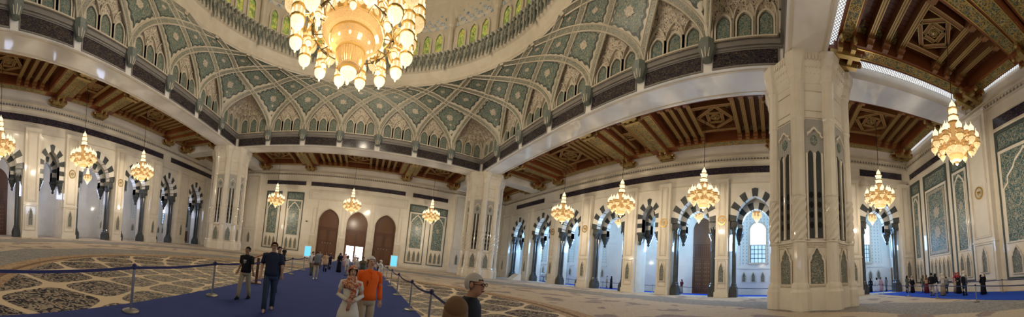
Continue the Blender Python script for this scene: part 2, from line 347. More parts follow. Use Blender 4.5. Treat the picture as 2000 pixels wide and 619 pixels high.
def pilaster(F,parent,a0,a1,n=.5,top=12.9,roundel=False,nich=True):
    mb=MB(F); mb.box(a0,a1,-.05,n,0,top,0); mb.box(a0-.08,a1+.08,-.05,n+.08,0,.55,0); mb.box(a0-.04,a1+.04,-.05,n+.05,4.05,4.2,0)
    mb.box(a0-.05,a1+.05,-.05,n+.06,top,top+.15,0)
    panel_lines(mb,a0+.28,a1-.28,4.45,top-.35,n,1); panel_lines(mb,a0+.22,a1-.22,.95,3.95,n,1); frame_rect(mb,a0+.42,a1-.42,4.6,top-.5,.04,n,n+.03,1)
    o=mb.build('pilaster',['marble','marble_trim'],parent)
    if nich: niche(F,o,(a0+a1)/2,1.6,.52,2.0,n)
    if roundel:
        r=MB(F); c=(a0+a1)/2
        r.prism([(c+.36*math.cos(t*PI/12),8.3+.42*math.sin(t*PI/12)) for t in range(24)],n,n+.05,0)
        A=[(c+.36*math.cos(t*PI/12),8.3+.42*math.sin(t*PI/12)) for t in range(25)]; B=[(c+.46*math.cos(t*PI/12),8.3+.54*math.sin(t*PI/12)) for t in range(25)]; r.strip(A,B,n,n+.09,1)
        for k in range(6): r.prism([(c-.2+.07*k,8.1+.1*(k%3)),(c-.14+.07*k,8.12+.1*(k%3)),(c-.16+.07*k,8.45),(c-.2+.07*k,8.4)],n+.05,n+.08,1)
        r.build('gilded_roundel',['mosaic_light','gold'],o)
    return o
def voussoirs(F,parent,c,wi,zs,za,t,n0,n1,stilt=0,P=13):
    n=P; A=arch(c,wi,zs,za,n); B=arch(c,wi+t,zs,za+t,n)
    mb=MB(F)
    for i in range(P):
        sl=slice(2*i,2*i+3); mb.strip(A[sl],B[sl],n0,n1+(.025 if i%2==0 else 0),i%2)
    k=int(round(stilt/.56)); 
    for j in range(k):
        h=stilt/k; z1=zs-j*h
        for sg in (-1,1): a,b=sorted((c+sg*wi,c+sg*(wi+t))); mb.box(a,b,n0,n1+(.025 if j%2 else 0),z1-h,z1,(j+1)%2)
    return mb.build('striped_arch',['dark_stone','light_stone'],parent)
PEND=[(.03,0),(.16,.06),(.20,.22),(.12,.34),(.16,.40),(.33,.66),(.28,.74),(.34,.80),(.50,1.15),(.44,1.22),(.56,1.30),(.60,1.55)]
def column_pair(F,parent,a,n,sg):
    mb=MB(F); mb.box(a-.40,a+.40,n-.72,n+.4,0,.8,0); mb.box(a-.35,a+.35,n-.66,n+.36,.8,1.02,0)
    for dn in (.08,-.42):
        mb.lathe(a,n+dn,[(.34,1.02),(.34,1.12),(.25,1.25),(.28,1.36),(.20,1.5),(.19,6.9),(.25,7.0),(.20,7.1),(.27,7.45),(.38,7.75)],12,0)
    mb.box(a-.42,a+.42,n-.70,n+.36,7.75,8.3,0)
    for k in range(3): mb.prism([(a-.42+.28*k,7.72),(a-.14+.28*k,7.72),(a-.28+.28*k,7.35)],n+.38,n+.48,0)
    return mb.build('column_cluster','dark_stone',parent,smooth=False)
def arcade(F,name,ops,s0,s1,label,outer,bands,roundels,corr_w):
    mb=MB(F); big=[(c,h) for c,h,k in ops]
    x=s0
    for c,h in sorted(big): mb.box(x,c-h,-2.4,0,0,8.3); x=c+h
    mb.box(x,s1,-2.4,0,0,8.3)
    wall_arches(mb,s0,s1,8.3,17.4,-.8,0,[(c,h-.72,8.3,11.1) if k else (c,h-.55,9.1,10.9) for c,h,k in ops])
    for c,h,k in ops:
        if not k:
            for sg in (-1,1): a,b=sorted((c+sg*(h-.55),c+sg*h)); mb.box(a,b,-.8,0,7.4,8.3)
    # inner layer hanging on pendants
    wall_arches(mb,s0,s1,8.3,13.2,-2.4,-1.7,[(c,h-1.15,8.3,10.1) if k else (c,h-.85,8.6,9.9) for c,h,k in ops])
    for c,h,k in ops:
        wi=h-1.15 if k else h-.85
        for sg in (-1,1): a,b=sorted((c+sg*wi,c+sg*(wi+.8 if k else h+.05))); mb.box(a,b,-2.4,-1.7,7.4,8.3)
    mb.box(s0,s1,-2.4,-.8,13.2,13.4)
    wall=mb.build(name,'marble',smooth=False); wall['kind']='structure'; wall['label']=label; wall['category']='wall'
    for c,h,k in ops:
        if k:
            voussoirs(F,wall,c,h-.72,8.3,11.1,.92,-.82,.03)
            for sg in (-1,1): column_pair(F,wall,c+sg*(h-.42),-.52,sg)
            voussoirs(F,wall,c,h-1.15,8.3,10.1,.8,-2.43,-1.66,.9,11)
            for sg in (-1,1): MB(F).lathe(c+sg*(h-.75),-2.05,PEND,8,0,z=5.86).build('hanging_pendant','dark_stone',wall)
        else:
            voussoirs(F,wall,c,h-.55,9.1,10.9,.75,-.82,.03,1.7,9)
            voussoirs(F,wall,c,h-.85,8.6,9.9,.7,-2.43,-1.66,1.2,9)
            for sg in (-1,1):
                MB(F).lathe(c+sg*(h-.2),-.4,PEND,8,0,z=5.86).build('hanging_pendant','dark_stone',wall)
                MB(F).lathe(c+sg*(h-.5),-2.05,PEND,8,0,z=5.86).build('hanging_pendant','dark_stone',wall)
        fr=MB(F); frame_rect(fr,c-h-.15,c+h+.15,8.3 if 0 else .2,12.7,.10,0,.06,0) if 0 else None
    so=sorted(big); edges=[s0]+[e for c,h in so for e in (c-h,c+h)]+[s1]
    for i in range(0,len(edges),2):
        a,b=edges[i],edges[i+1]
        if b-a>.6: pilaster(F,wall,a+.08,b-.08,roundel=any(a<r<b for r in roundels))
    for a,b in bands: band(F,wall,a,b)
    cornice(F,wall,s0,s1)
    mb=MB(F); 
    for c,h,k in ops: mb.box(c-h-.1,c+h+.1,0,.06,12.55,12.65)
    mb.build('moulding','marble_trim',wall)
    return wall
opsC=[(24,2.5,1),(17.05,2.65,1),(10.4,2.5,1),(3.2,2.75,1),(-2.73,1.45,0),(-8.35,2.6,1),(-15.2,2.75,1),(-22.3,2.4,1),(-29.1,2.45,1)]
wallC=arcade(FC,'wall_right',opsC,-33.1,30,'cream marble arcade wall with striped arches letting in blue daylight',36,
   [(-32.3,-26.9),(-25,13.2),(17,25.6)],(-11.7,-5,6.9,13.6),6)
opsB=[(22.6,2.5,1),(15.0,2.2,1),(8.1,2.5,1),(1.1,2.85,1),(-5.35,1.6,0),(-11.7,2.7,1),(-18.6,2.7,1)]
wallB=arcade(FB,'wall_left',opsB,-24,30,'cream marble arcade wall with striped arches and dim corridor',36,
   [(-20,13.2),(15,28)],(4.8,-2.7),6)
# ---- wall A: the doors
def door_wall():
    F=FA; mb=MB(F)
    doors=[(-4.5,1.9),(.7,1.9),(5.85,1.9)]
    wall_arches(mb,-28.5,33,0,17.4,-.9,0,[(c,w_,6.9,9.3) for c,w_ in doors])
    wall=mb.build('wall_far','marble'); wall['kind']='structure'; wall['label']='cream marble wall with three tall arched doorways'; wall['category']='wall'
    for i,(c,w_) in enumerate(doors):
        d=MB(F)
        if i!=1: d.prism(arch(c,w_+.05,6.9,9.35)+[(c+w_+.05,0),(c-w_-.05,0)],-.75,-.55,0)
        else:
            P=arch(c,w_+.05,6.9,9.35); d.prism(P+[(c+w_+.05,2.9),(c-w_-.05,2.9)],-.75,-.55,0)
            d.box(c-w_,c-w_+.35,-.75,-.55,0,2.9,0); d.box(c+w_-.35,c+w_,-.75,-.55,0,2.9,0); d.box(c-.15,c+.15,-.75,-.55,0,2.9,0)
        # carved framing on the leaves
        for z in (5.6,5.85): d.box(c-w_,c+w_,-.57,-.48,z,z+.08,1)
        for sg in (-1,1):
            frame_rect(d,c+(sg*.95)-.75,c+(sg*.95)+.75,3.3,5.4,.08,-.57,-.50,1)
            if i!=1: frame_rect(d,c+(sg*.95)-.75,c+(sg*.95)+.75,.4,3.0,.08,-.57,-.50,1)
        d.box(c-.03,c+.03,-.57,-.5,3,5.6,2)
        o=d.build('door_%d'%(i+1),['door_wood','wood_dark','black']); o['kind']='structure'; o['category']='door'
        o['label']=['tall arched brown wooden door, leftmost of three in far wall','middle arched brown door in far wall with bright daylit openings','tall arched brown wooden door, rightmost of three in far wall'][i]
        if i==1:
            g=MB(F)
            for sg in (-1,1): g.box(c+sg*.85-.68,c+sg*.85+.68,-.85,-.80,0.02,2.9)
            g.build('door_pane','door_daylight',o)
        else:
            k=MB(F)
            for q in range(4): k.box(c-.9+.5*q,c-.75+.5*q,-.55,-.49,2.9,3.02)
            k.build('door_handle','steel',o)
        t=MB(F); A=arch(c,w_,6.9,9.3); B=arch(c,w_+.18,6.9,9.52); t.strip([(c-w_,0)]+A+[(c+w_,0)],[(c-w_-.18,0)]+B+[(c+w_+.18,0)],0,.07)
        frame_rect(t,c-w_-.42,c+w_+.42,.0,10.9,.07,0,.06); t.build('door_surround','marble_trim',wall)
    # posts between the doors with small grooves
    p=MB(F)
    for c in (-7.25,-1.9,3.28,8.4): p.box(c-.55,c+.55,0,.12,0,4.1); panel_lines(p,c-.35,c+.35,4.5,9.3,0); panel_lines(p,c-.35,c+.35,.6,3.9,.12)
    frame_rect(p,-8.6,9.4,10.9,12.6,.08,0,.07); frame_rect(p,-8.2,9.0,11.15,12.35,.05,0,.05)
    p.build('moulding','marble_trim',wall)
    for a,b,k in ((-17.0,-13.9,3),(-12.9,-9.6,3),(9.9,13.2,3),(14.0,17.2,3),(-25.6,-22.9,2),(23.2,26.2,2)): mosaic_bay(F,wall,a,b,.9,12.0,k)
    for a,b in ((-17.2,-9.5),(-8.5,8.8),(10.2,17.0),(-26.5,-22),(22.5,27)): band(F,wall,a,b,13.35,14.1)
    for a in (-21.2,18.3): pilaster(F,wall,a,a+2.8,.5,15.1)
    cornice(F,wall,-28.5,29.7)
    c=MB(F); c.box(-8.75,-8.45,0,.22,6.55,6.72); c.box(-8.7,-8.5,.22,.5,6.56,6.7); c.build('loudspeaker_box','black',wall)
    b=MB(F); b.box(-28.5,-6.5,0,.1,0,.35); b.box(7.9,29.7,0,.1,0,.35); b.build('plinth','marble_trim',wall)
door_wall()
# ---- wall D (panels)
def panel_wall():
    F=FD; mb=MB(F); mb.box(7,29.7,-.8,0,0,17.4); wall=mb.build('wall_near','marble'); wall['kind']='structure'; wall['label']='cream marble wall of tall green floral mosaic panels'; wall['category']='wall'
    mosaic_bay(F,wall,26.9,29.0,.9,12.9,2); mosaic_bay(F,wall,21.9,26.1,.9,12.9,5,1.4,flat=True); mosaic_bay(F,wall,18.9,21.3,.9,12.9,2); mosaic_bay(F,wall,10.0,15.4,.9,12.9,3,1.3)
    pilaster(F,wall,15.95,18.45,.5,15.1,roundel=True)
    band(F,wall,20.0,29.0,13.6,14.3); band(F,wall,8.5,15.4,13.2,14.1); cornice(F,wall,7,29.7)
    b=MB(F); b.box(7,29.7,0,.1,0,.35); b.build('plinth','marble_trim',wall)
panel_wall()
# ---- corridors
def corridor(F,side,L0,L1,out,wins,doors,label):
    """outer wall of the side corridor, at n=-out"""
    mb=MB(F); n=-out
    ops=sorted([(c,w_,z1-w_*.95,z1,z0) for c,w_,z0,z1 in wins]); x=L0
    for c,w_,zs,za,z0 in ops:
        mb.box(x,c-w_,n-.6,n,0,13.4); P=arch(c,w_,zs,za); mb.strip(P,[(a,13.4) for a,_ in P],n-.6,n); mb.box(c-w_,c+w_,n-.6,n,0,z0); x=c+w_
    mb.box(x,L1,n-.6,n,0,13.4)
    mb.box(L0,L1,n-.6,-2.2,13.4,13.6)
    mb.box(L1,L1+.5,n-.6,0,0,13.4); mb.box(L0-.5,L0,n-.6,0,0,13.4)
    wall=mb.build('wall_%s_corridor'%side,'marble_white'); wall['kind']='structure'; wall['label']=label; wall['category']='wall'
    for c,w_,zs,za,z0 in ops:
        g=MB(F); zm=z0+(za-z0)*.45
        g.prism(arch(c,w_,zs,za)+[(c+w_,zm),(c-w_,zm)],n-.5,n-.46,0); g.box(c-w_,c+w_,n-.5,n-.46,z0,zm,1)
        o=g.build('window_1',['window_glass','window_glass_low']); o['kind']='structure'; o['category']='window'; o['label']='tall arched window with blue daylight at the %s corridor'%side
        f=MB(F); A=arch(c,w_,zs,za); B=arch(c,w_+.2,zs,za+.22); f.strip([(c-w_,z0)]+A+[(c+w_,z0)],[(c-w_-.2,z0-.2)]+B+[(c+w_+.2,z0-.2)],n-.1,n+.1,0); f.box(c-w_-.2,c+w_+.2,n,n+.2,z0-.25,z0,0); f.build('window_frame','marble_trim',o)
        f=MB(F)
        for k in range(5): a=c-w_+.02+(2*w_-.04)*k/4; f.box(a-.035,a+.035,n-.45,n-.38,z0,zm)
        for k in range(5): z=z0+(zm-z0)*k/4; f.box(c-w_,c+w_,n-.45,n-.38,z-.035,z+.035)
        f.build('mullion','mullion',o)
        l=MB(F); lw=2.35; B=arch(c,lw,9.8,12.6); A=arch(c,w_+.25,zs,za+.3)
        l.strip([(c-w_-.25,4.0)]+A+[(c+w_+.25,4.0)],[(c-lw,4.0)]+B+[(c+lw,4.0)],n,n+.03,0)
        C_=arch(c,lw+.1,9.8,12.72); l.strip([(c-lw,3.9)]+B+[(c+lw,3.9)],[(c-lw-.1,3.9)]+C_+[(c+lw+.1,3.9)],n,n+.10,1)
        l.build('lattice_screen',['lattice_side','marble_white'],wall)
        for k in range(4): niche(F,wall,c-1.8+1.2*k,1.7,.42,1.15,n)
        t=MB(F); t.box(c-2.6,c+2.6,n,n+.12,3.35,3.5); t.build('moulding','marble_white',wall)
    for i,(c,w_,z1,small) in enumerate(doors):
        d=MB(F)
        if small: d.box(c-w_,c+w_,n,n+.12,0,z1,0); frame_rect(d,c-w_-.2,c+w_+.2,0,z1+.2,.2,n,n+.2,1); d.box(c-.02,c+.02,n+.1,n+.14,0,z1,2)
        else:
            d.prism(arch(c,w_,z1-w_*1.25,z1)+[(c+w_,0),(c-w_,0)],n-.02,n+.12,0)
            for z in (4.8,6.6): d.box(c-w_,c+w_,n+.1,n+.18,z,z+.1,1)
            for sg in (-1,1):
                for z in range(7):
                    for q in range(3): d.box(c+sg*(.25+.32*q)-.04,c+sg*(.25+.32*q)+.04,n+.1,n+.17,.7+z*.55,.78+z*.55,3)
            for sg in (-1,1): frame_rect(d,c+sg*.6-.5,c+sg*.6+.5,.3,4.6,.07,n+.1,n+.16,1)
            for q in range(8): d.box(c-w_+.15+q*.3,c-w_+.3+q*.3,n+.1,n+.16,5.0,6.4,1)
        o=d.build('door_%d'%(i+4),['door_wood' if not small else 'small_door_wood','wood_dark','black','old_gold']); o['kind']='structure'; o['category']='door'; o['label']=('small plain brown door in the %s corridor' if small else 'tall arched dark brown studded door in the %s corridor')%side
    return wall
cw=corridor(FC,'right',-33.0,31.0,6.3,[(-29.4,.75,4.1,9.6),(-22.2,.75,4.1,9.6),(-15.1,1.0,4.2,9.5),(10.4,.95,4.2,9.5),(17.7,.95,4.2,9.5),(25.3,1.0,4.2,9.5)],
   [(-7.75,1.35,10.4,False),(2.9,1.35,10.4,False)],'white marble corridor wall with daylit windows behind the right arcade')
wb=corridor(FB,'left',-24.0,30.5,6.5,[(15.1,.9,4.0,8.7),(21.8,1.0,3.6,8.5),(8.3,.9,4.0,8.7)],[(-10.9,1.5,9.6,False)],'pale marble corridor wall with windows behind the left arcade')
# end walls: mosaic panels and small doors
def end_panel(F,parent,c,w_,z0,z1):
    m=MB(F); P=tall_arch(c,z0,w_,z1); m.prism(P,0,.04,0); B=tall_arch(c,z0-.15,w_+.4,z1+.3); m.strip(P+P[:1],B+B[:1],0,.12,1); m.build('mosaic_panel',['mosaic_green','marble_white'],parent)
FE=Fr((0,-33.0,0),(1,0,0),(0,1,0)); end_panel(FE,cw,34.2,2.0,4.5,11)
d=MB(FE); d.box(33.6,35.1,0,.1,0,2.9,0); frame_rect(d,33.35,35.35,0,3.15,.25,0,.18,0); d.box(34.3,34.34,.1,.13,0,2.9,1); o=d.build('door_8',['small_door_wood','black']); o['kind']='structure'; o['label']='small brown door at the end of the right corridor'; o['category']='door'
FE2=Fr((0,31.0,0),(1,0,0),(0,-1,0)); end_panel(FE2,cw,34.3,1.7,4,9)
d=MB(FE2); d.box(33.3,34.8,0,.06,0,2.6,0); frame_rect(d,33.1,35.0,0,2.8,.2,0,.15,1); o=d.build('door_9',['door_daylight','marble_trim']); o['kind']='structure'; o['label']='bright daylit doorway at the far end of the right corridor'; o['category']='door'
FE3=Fr((0,30.5,0),(1,0,0),(0,-1,0)); FW=Fr((-35.0,0,0),(0,1,0),(1,0,0)); end_panel(FW,wb,28.3,1.7,3.4,8)
d=MB(FW); d.box(27.6,29.1,0,.1,0,2.4,0); frame_rect(d,27.4,29.3,0,2.6,.2,0,.15,0); d.box(28.32,28.36,.1,.13,0,2.4,1); o=d.build('door_10',['small_door_wood','black']); o['kind']='structure'; o['label']='small brown door at the end of the left corridor'; o['category']='door'
# corridor runner (right)
r=MB(); r.box(32.15,35.4,-32.9,29.4,.0,.02); tag(r.build('corridor_runner','runner_bright'),'bright blue carpet runner along the right corridor behind the arcade','carpet')
# ================================================================ beams
H=18.0; SO=16.0
def beams():
    mb=MB()
    mb.box(-20.6,20.6,18,20.6,SO,17.6); mb.box(18,20.6,-20.6,18,SO,17.6); mb.box(-20.6,-18,-20.6,18,SO,17.6); mb.box(-18,18,-20.6,-18,SO,17.6)
    # beams from the piers to the walls
    for sx in (-1,1):
        mb.box(18.4 if sx>0 else -20.6,20.6 if sx>0 else -18.4,21,30,SO,17.5); mb.box(18.4 if sx>0 else -20.6,20.6 if sx>0 else -18.4,-33,-21,SO,17.5)
        x0,x1=(21,29.7) if sx>0 else (-28.5,-21)
        for sy in (-1,1): mb.box(x0,x1,18.4 if sy>0 else -20.6,20.6 if sy>0 else -18.4,SO,17.5)
    o=mb.build('trim_1','marble_white'); o['kind']='structure'; o['label']='broad polished marble beams around the square and out to the walls'; o['category']='beam'
    f=MB()
    def soffit(a0,a1,b0,b1): # raised border on the soffit
        t=.14
        f.box(a0,a1,b0,b0+t,SO-.05,SO); f.box(a0,a1,b1-t,b1,SO-.05,SO); f.box(a0,a0+t,b0,b1,SO-.05,SO); f.box(a1-t,a1,b0,b1,SO-.05,SO)
    soffit(-17.3,17.3,18.2,20.4); soffit(18.2,20.4,-17.3,17.3); soffit(-20.4,-18.2,-17.3,17.3); soffit(-17.3,17.3,-20.4,-18.2)
    f.build('soffit_moulding','marble_trim',o)
beams()
# ================================================================ piers
def pier(cx,cy,label):
    R=2.55; root=None
    mb=MB(Fr((cx,cy,0),(1,0,0),(0,1,0)))
    def octo(r,z0,z1,m=0): mb.lathe(0,0,[(r/math.cos(PI/8),z0),(r/math.cos(PI/8),z1)],8,m,PI/8)
    octo(R-.12,0,14.2); octo(R+.05,0,1.1); octo(R-.02,1.1,1.3)
    # corner shafts: clustered, with a twisted fluted length
    for k in range(8):
        t=PI/8+k*PI/4; a,b=(R/math.cos(PI/8)-.28)*math.cos(t),(R/math.cos(PI/8)-.28)*math.sin(t)
        mb.lathe(a,b,[(.62,0),(.62,1.05),(.54,1.2),(.54,1.35),(.50,1.5),(.42,1.6),(.42,3.9),(.47,3.98),(.42,4.1)],12,0)
        vs=[];fs=[];seg=24;NZ=16
        for j in range(NZ+1):
            z=4.1+2.6*j/NZ
            for i in range(seg):
                ph=2*PI*i/seg; rr=.44+.05*math.cos(6*(ph-j*.32)); vs.append((a+rr*math.cos(ph),b+rr*math.sin(ph),z))
        for j in range(NZ):
            for i in range(seg): q=(i+1)%seg; fs.append((j*seg+i,j*seg+q,(j+1)*seg+q,(j+1)*seg+i))
        mb.add(vs,fs,0)
        mb.lathe(a,b,[(.42,6.7),(.47,6.8),(.42,6.9),(.41,11.6),(.46,11.7),(.44,11.9),(.44,14.3)],12,0)
        # capital of the shaft
        mb.lathe(a,b,[(.44,14.2),(.50,14.3),(.50,14.5),(.62,14.9),(.66,15.2),(.80,15.5),(.84,15.85),(.84,16.02)],8,0,PI/8)
    mb.lathe(0,0,[((R-.1)/math.cos(PI/8),14.2),((R)/math.cos(PI/8),14.5),((R+.12)/math.cos(PI/8),14.9),((R+.30)/math.cos(PI/8),15.5),((R+.34)/math.cos(PI/8),16.0)],8,0,PI/8)
    root=mb.build('pillar','marble',smooth=False); root['kind']='structure'; root['label']=label; root['category']='pillar'
    for k in range(8):
        t=k*PI/4; nx,ny=math.cos(t),math.sin(t); ap=R-.12
        F=Fr((cx+nx*ap,cy+ny*ap,0),(-ny,nx,0),(nx,ny,0))
        # capital: rows of small hanging muqarnas fingers
        c=MB(F)
        for row,(z,n,out,h) in enumerate(((15.45,9,.42,.42),(15.05,9,.28,.40),(14.72,8,.16,.32))):
            for i in range(n):
                a=-.95+1.9*(i+.5)/n; c.prism([(a-.085,z+h),(a+.085,z+h),(a+.07,z+.12),(a,z),(a-.07,z+.12)],.0,out+.06)
        c.build('muqarnas_capital','marble',root)
        w_=MB(F)
        # twin lancets
        frame_rect(w_,-.66,.66,3.95,11.9,.07,0,.10,0)
        for sg in (-1,1):
            w_.prism(arch(sg*.24,.15,9.4,9.7,4)+[(sg*.24+.15,4.2),(sg*.24-.15,4.2)],.0,.03,1)
            for q in range(4): w_.prism([(sg*.24+.125*math.cos(u*PI/6),5.0+q*.62+.2*math.sin(u*PI/6)) for u in range(12)],.03,.05,2)
        w_.box(-.07,.07,.0,.13,4.2,9.5,0); w_.lathe(0,.1,[(.09,4.2),(.07,4.4),(.07,9.0),(.11,9.4)],8,0)
        for sg in (-1,1): w_.box(sg*.46-.05,sg*.46+.05,0,.1,4.1,9.5,0)
        A=multifoil(0,9.45,1.0,1.6); B=multifoil(0,9.35,1.16,1.85); w_.strip(A[2:-1],B[2:-1],.02,.14,0)
        w_.prism([(.20*math.sin(u*PI/8)*(1.15 if u%2 else .95),10.35+.34*math.cos(u*PI/8)) for u in range(16)],.03,.06,4)
        w_.box(-.56,.56,.0,.02,9.5,11.75,3)
        w_.build('lancet_grille',['marble','grille_dark','hole_black','lattice_grey','mosaic_dome'],root)
        p=MB(F); frame_rect(p,-.62,.62,1.35,3.75,.07,0,.06); frame_rect(p,-.62,.62,12.3,13.7,.05,0,.05)
        q=-.6
        while q<.6: p.box(q,q+.05,0,.08,1.25,1.32); p.box(q,q+.05,0,.08,3.78,3.84); q+=.12
        p.build('panel_moulding','marble_trim',root)
        niche(F,root,0,1.5,.78,2.1,.0)
    return root
pier(-19.7,19.7,'white octagonal marble pillar with twin lancet grilles, farthest left')
pier(19.7,19.7,'white octagonal marble pillar beside the far end of right arcade')
pier(19.7,-19.7,'huge white octagonal marble pillar with twisted shafts, nearest of three')
pier(-19.7,-19.7,'octagonal marble pillar out of view behind the left edge')
# ================================================================ DOME
RX,RY,RR,Z0,DZ=-.7,.9,16.1,18.0,6.2
TT=[-12.86+5.144*i for i in range(6)]
POST=[(18,t) for t in TT]+[(t,18) for t in TT[::-1]]+[(-18,t) for t in TT[::-1]]+[(t,-18) for t in TT]
def base(u):
    k=math.floor(u); f=u-k; a=POST[k%24]; b=POST[(k+1)%24]; return a[0]+(b[0]-a[0])*f, a[1]+(b[1]-a[1])*f
def back(u):
    k=math.floor(u); f=u-k; a=POST[k%24]; b=POST[(k+1)%24]
    if k%6==5:
        cx=17.9*(1 if (a[0]+b[0])>0 else -1); cy=17.9*(1 if (a[1]+b[1])>0 else -1)
        p,q,g=((a,(cx,cy),f*2) if f<.5 else ((cx,cy),b,f*2-1)); x,y=p[0]+(q[0]-p[0])*g,p[1]+(q[1]-p[1])*g
    else: x,y=base(u)
    m=max(abs(x),abs(y),.1)
    if k%6==5: return x,y
    return (x*(1+.3/18) if abs(x)>17.99 else x),(y*(1+.3/18) if abs(y)>17.99 else y)
def S(u,f,off=0.):
    bx,by=base(u); t=math.radians(-37.5+15*u); rx,ry=RX+RR*math.cos(t),RY+RR*math.sin(t)
    g=(1-math.sqrt(max(0,1-f*f)))*.85+.15*f*f
    p=Vector((bx+(rx-bx)*g,by+(ry-by)*g,Z0+DZ*f))
    if off:
        e=.01; f2=min(f,.985); q=S(u,f2); a=S(u+e,f2)-q; b=S(u,f2+e)-q; n=a.cross(b)
        if n.length>1e-12:
            n.normalize(); 
            if n.dot(Vector((-bx,-by,0)))<0: n=-n
            p+=n*off
    return p
def AB(a,b,off=0.):
    w_=min(b-a,4.0); al=math.acos(max(-1,1-w_/4)); return S((a+b)/2,math.sin(al),off)
def seg_ok(u): return True
dm=MB()
root=MB(); root.lathe(RX,RY,[(RR+.6,24.15),(RR,24.2),(RR-.02,24.32),(RR-.25,24.36),(RR-.35,24.9),(RR-.55,25.7)],96)
# make it an open band: outer skin only
def openlathe(mb,cx,cy,prof,seg,m=0):
    k=len(mb.v)
    for r,h in prof:
        for i in range(seg): t=2*PI*i/seg; mb.v.append((cx+r*math.cos(t),cy+r*math.sin(t),h))
    for j in range(len(prof)-1):
        for i in range(seg): q=(i+1)%seg; mb.f.append((k+j*seg+i,k+j*seg+q,k+(j+1)*seg+q,k+(j+1)*seg+i)); mb.m.append(m)
dr=MB(); DRR=RR-.3
openlathe(dr,RX,RY,[(RR+.05,24.1),(RR+.02,24.2),(RR-.10,24.3),(RR-.12,24.9),(RR-.3,25.6),(DRR-.25,25.75),(DRR-.3,27.15),(DRR-.75,27.2),(DRR-.75,27.38),(DRR,27.4),(DRR,31.0),(DRR-.2,31.3),(DRR,31.6),(DRR-.5,34.0),(DRR-1.8,36.6),(DRR-4,39),(DRR-7,41),(DRR-11,42.3),(.3,43)],96)
dome=dr.build('dome','plaster_cream'); dome['kind']='structure'; dome['label']='great dome with interlaced green and cream ribs over the hall'; dome['category']='dome'
# cream shell cells
sh=MB()
def grid(mb,fn,na,nb,m=0,tri=False):
    k=len(mb.v)
    for i in range(na+1):
        for j in range(nb+1): mb.v.append(tuple(fn(i/na,j/nb)))
    for i in range(na):
        for j in range(nb): mb.f.append((k+i*(nb+1)+j,k+(i+1)*(nb+1)+j,k+(i+1)*(nb+1)+j+1,k+i*(nb+1)+j+1)); mb.m.append(m)
CELLS=[(k,t) for k in range(24) for t in range(4)]
def cell_ab(k,t,p,q):
    # t=0 big diamond over post k; 1 over mid bay; 2 over post; 3 top triangle
    a0,b0={0:(k-1,k),1:(k-1,k+1),2:(k-2,k+1),3:(k-2,k+2)}[t]; return a0+p,b0+q
for k,t in CELLS: grid(sh,lambda p,q: AB(*cell_ab(k,t,p,q)),8,8)
sh.build('vault_shell','plaster_cream',dome,smooth=True)
# ribs
def rib(k,sg):
    mb=MB(); prev=None; NS=26; rows=[]
    for i in range(NS+1):
        al=PI/2*i/NS*.985; u=k+sg*2*(1-math.cos(al)); f=math.sin(al)
        p=S(u,f,.001); e=.01; al2=al+e; p2=S(k+sg*2*(1-math.cos(al2)),math.sin(min(al2,PI/2-.005)),.001); t=(p2-p).normalized()
        n=(S(u,f,.2)-S(u,f,.0)); n=n.normalized() if n.length>1e-6 else Vector((0,0,-1)); s_=n.cross(t).normalized(); h=.10+(.012 if sg>0 else 0); 
        rows.append([p+s_*a+n*b for a,b in ((-.30,0),(-.27,h),(-.21,h+.03),(-.16,h-.02),(.16,h-.02),(.21,h+.03),(.27,h),(.30,0))])
    k0=0
    for r in rows: mb.v+= [tuple(v) for v in r]
    for i in range(NS):
        for j in range(7): mb.f.append((i*8+j,i*8+j+1,(i+1)*8+j+1,(i+1)*8+j)); mb.m.append(1 if j==3 else 0)
    mb.build('rib',['plaster_cream','rib_mosaic'],dome)
for k in range(24):
    for sg in (-1,1): rib(k,sg)
# diamond panels
def panel(k,t):
    m={0:.13,1:.15,2:.17,3:.19}[t]; n=16 if t==0 else 12; mb=MB()
    def fn(mg,off,ser):
        def g(p,q):
            if t==3 and p<1: pass
            P=mg+(1-2*mg)*p; Q=mg+(1-2*mg)*q
            i=round(p*n); j=round(q*n)
            if ser:
                if i in (0,n) and 0<j<n: P+=(.028 if j%4 in(1,2) else -.004)*(1 if i==0 else -1)
                if j in (0,n) and 0<i<n: Q+=(.028 if i%4 in(1,2) else -.004)*(1 if j==0 else -1)
            a,b=cell_ab(k,t,1-P if 0 else P,Q)
            if t==3:
                # lower half only: keep w below the ring
                w_=b-a; lim=3.86
                if w_>lim: d=(w_-lim)/2; a+=d; b-=d
            return AB(a,b,off)
        return g
    grid(mb,fn(m-.022,.025,True),n,n,1); grid(mb,fn(m+.022,.05,True),n,n,0)
    if t<3:
        c=.5; R=.13 if t==0 else .10
        ctr=tuple(AB(*cell_ab(k,t,.5,.5),.09)); kk=len(mb.v); mb.v.append(ctr); mm=16
        for i in range(mm):
            r=R*(1.15 if i%4==0 else (.8 if i%2 else .95)); a_=2*PI*i/mm+PI/4*0
            mb.v.append(tuple(AB(*cell_ab(k,t,.5+r*math.cos(a_),.5+r*math.sin(a_)),.09)))
        for i in range(mm): mb.f.append((kk,kk+1+i,kk+1+(i+1)%mm)); mb.m.append(2)
    mb.build('diamond_panel',['mosaic_dome','tile_border','mosaic_light'],dome)
for k,t in CELLS: panel(k,t)
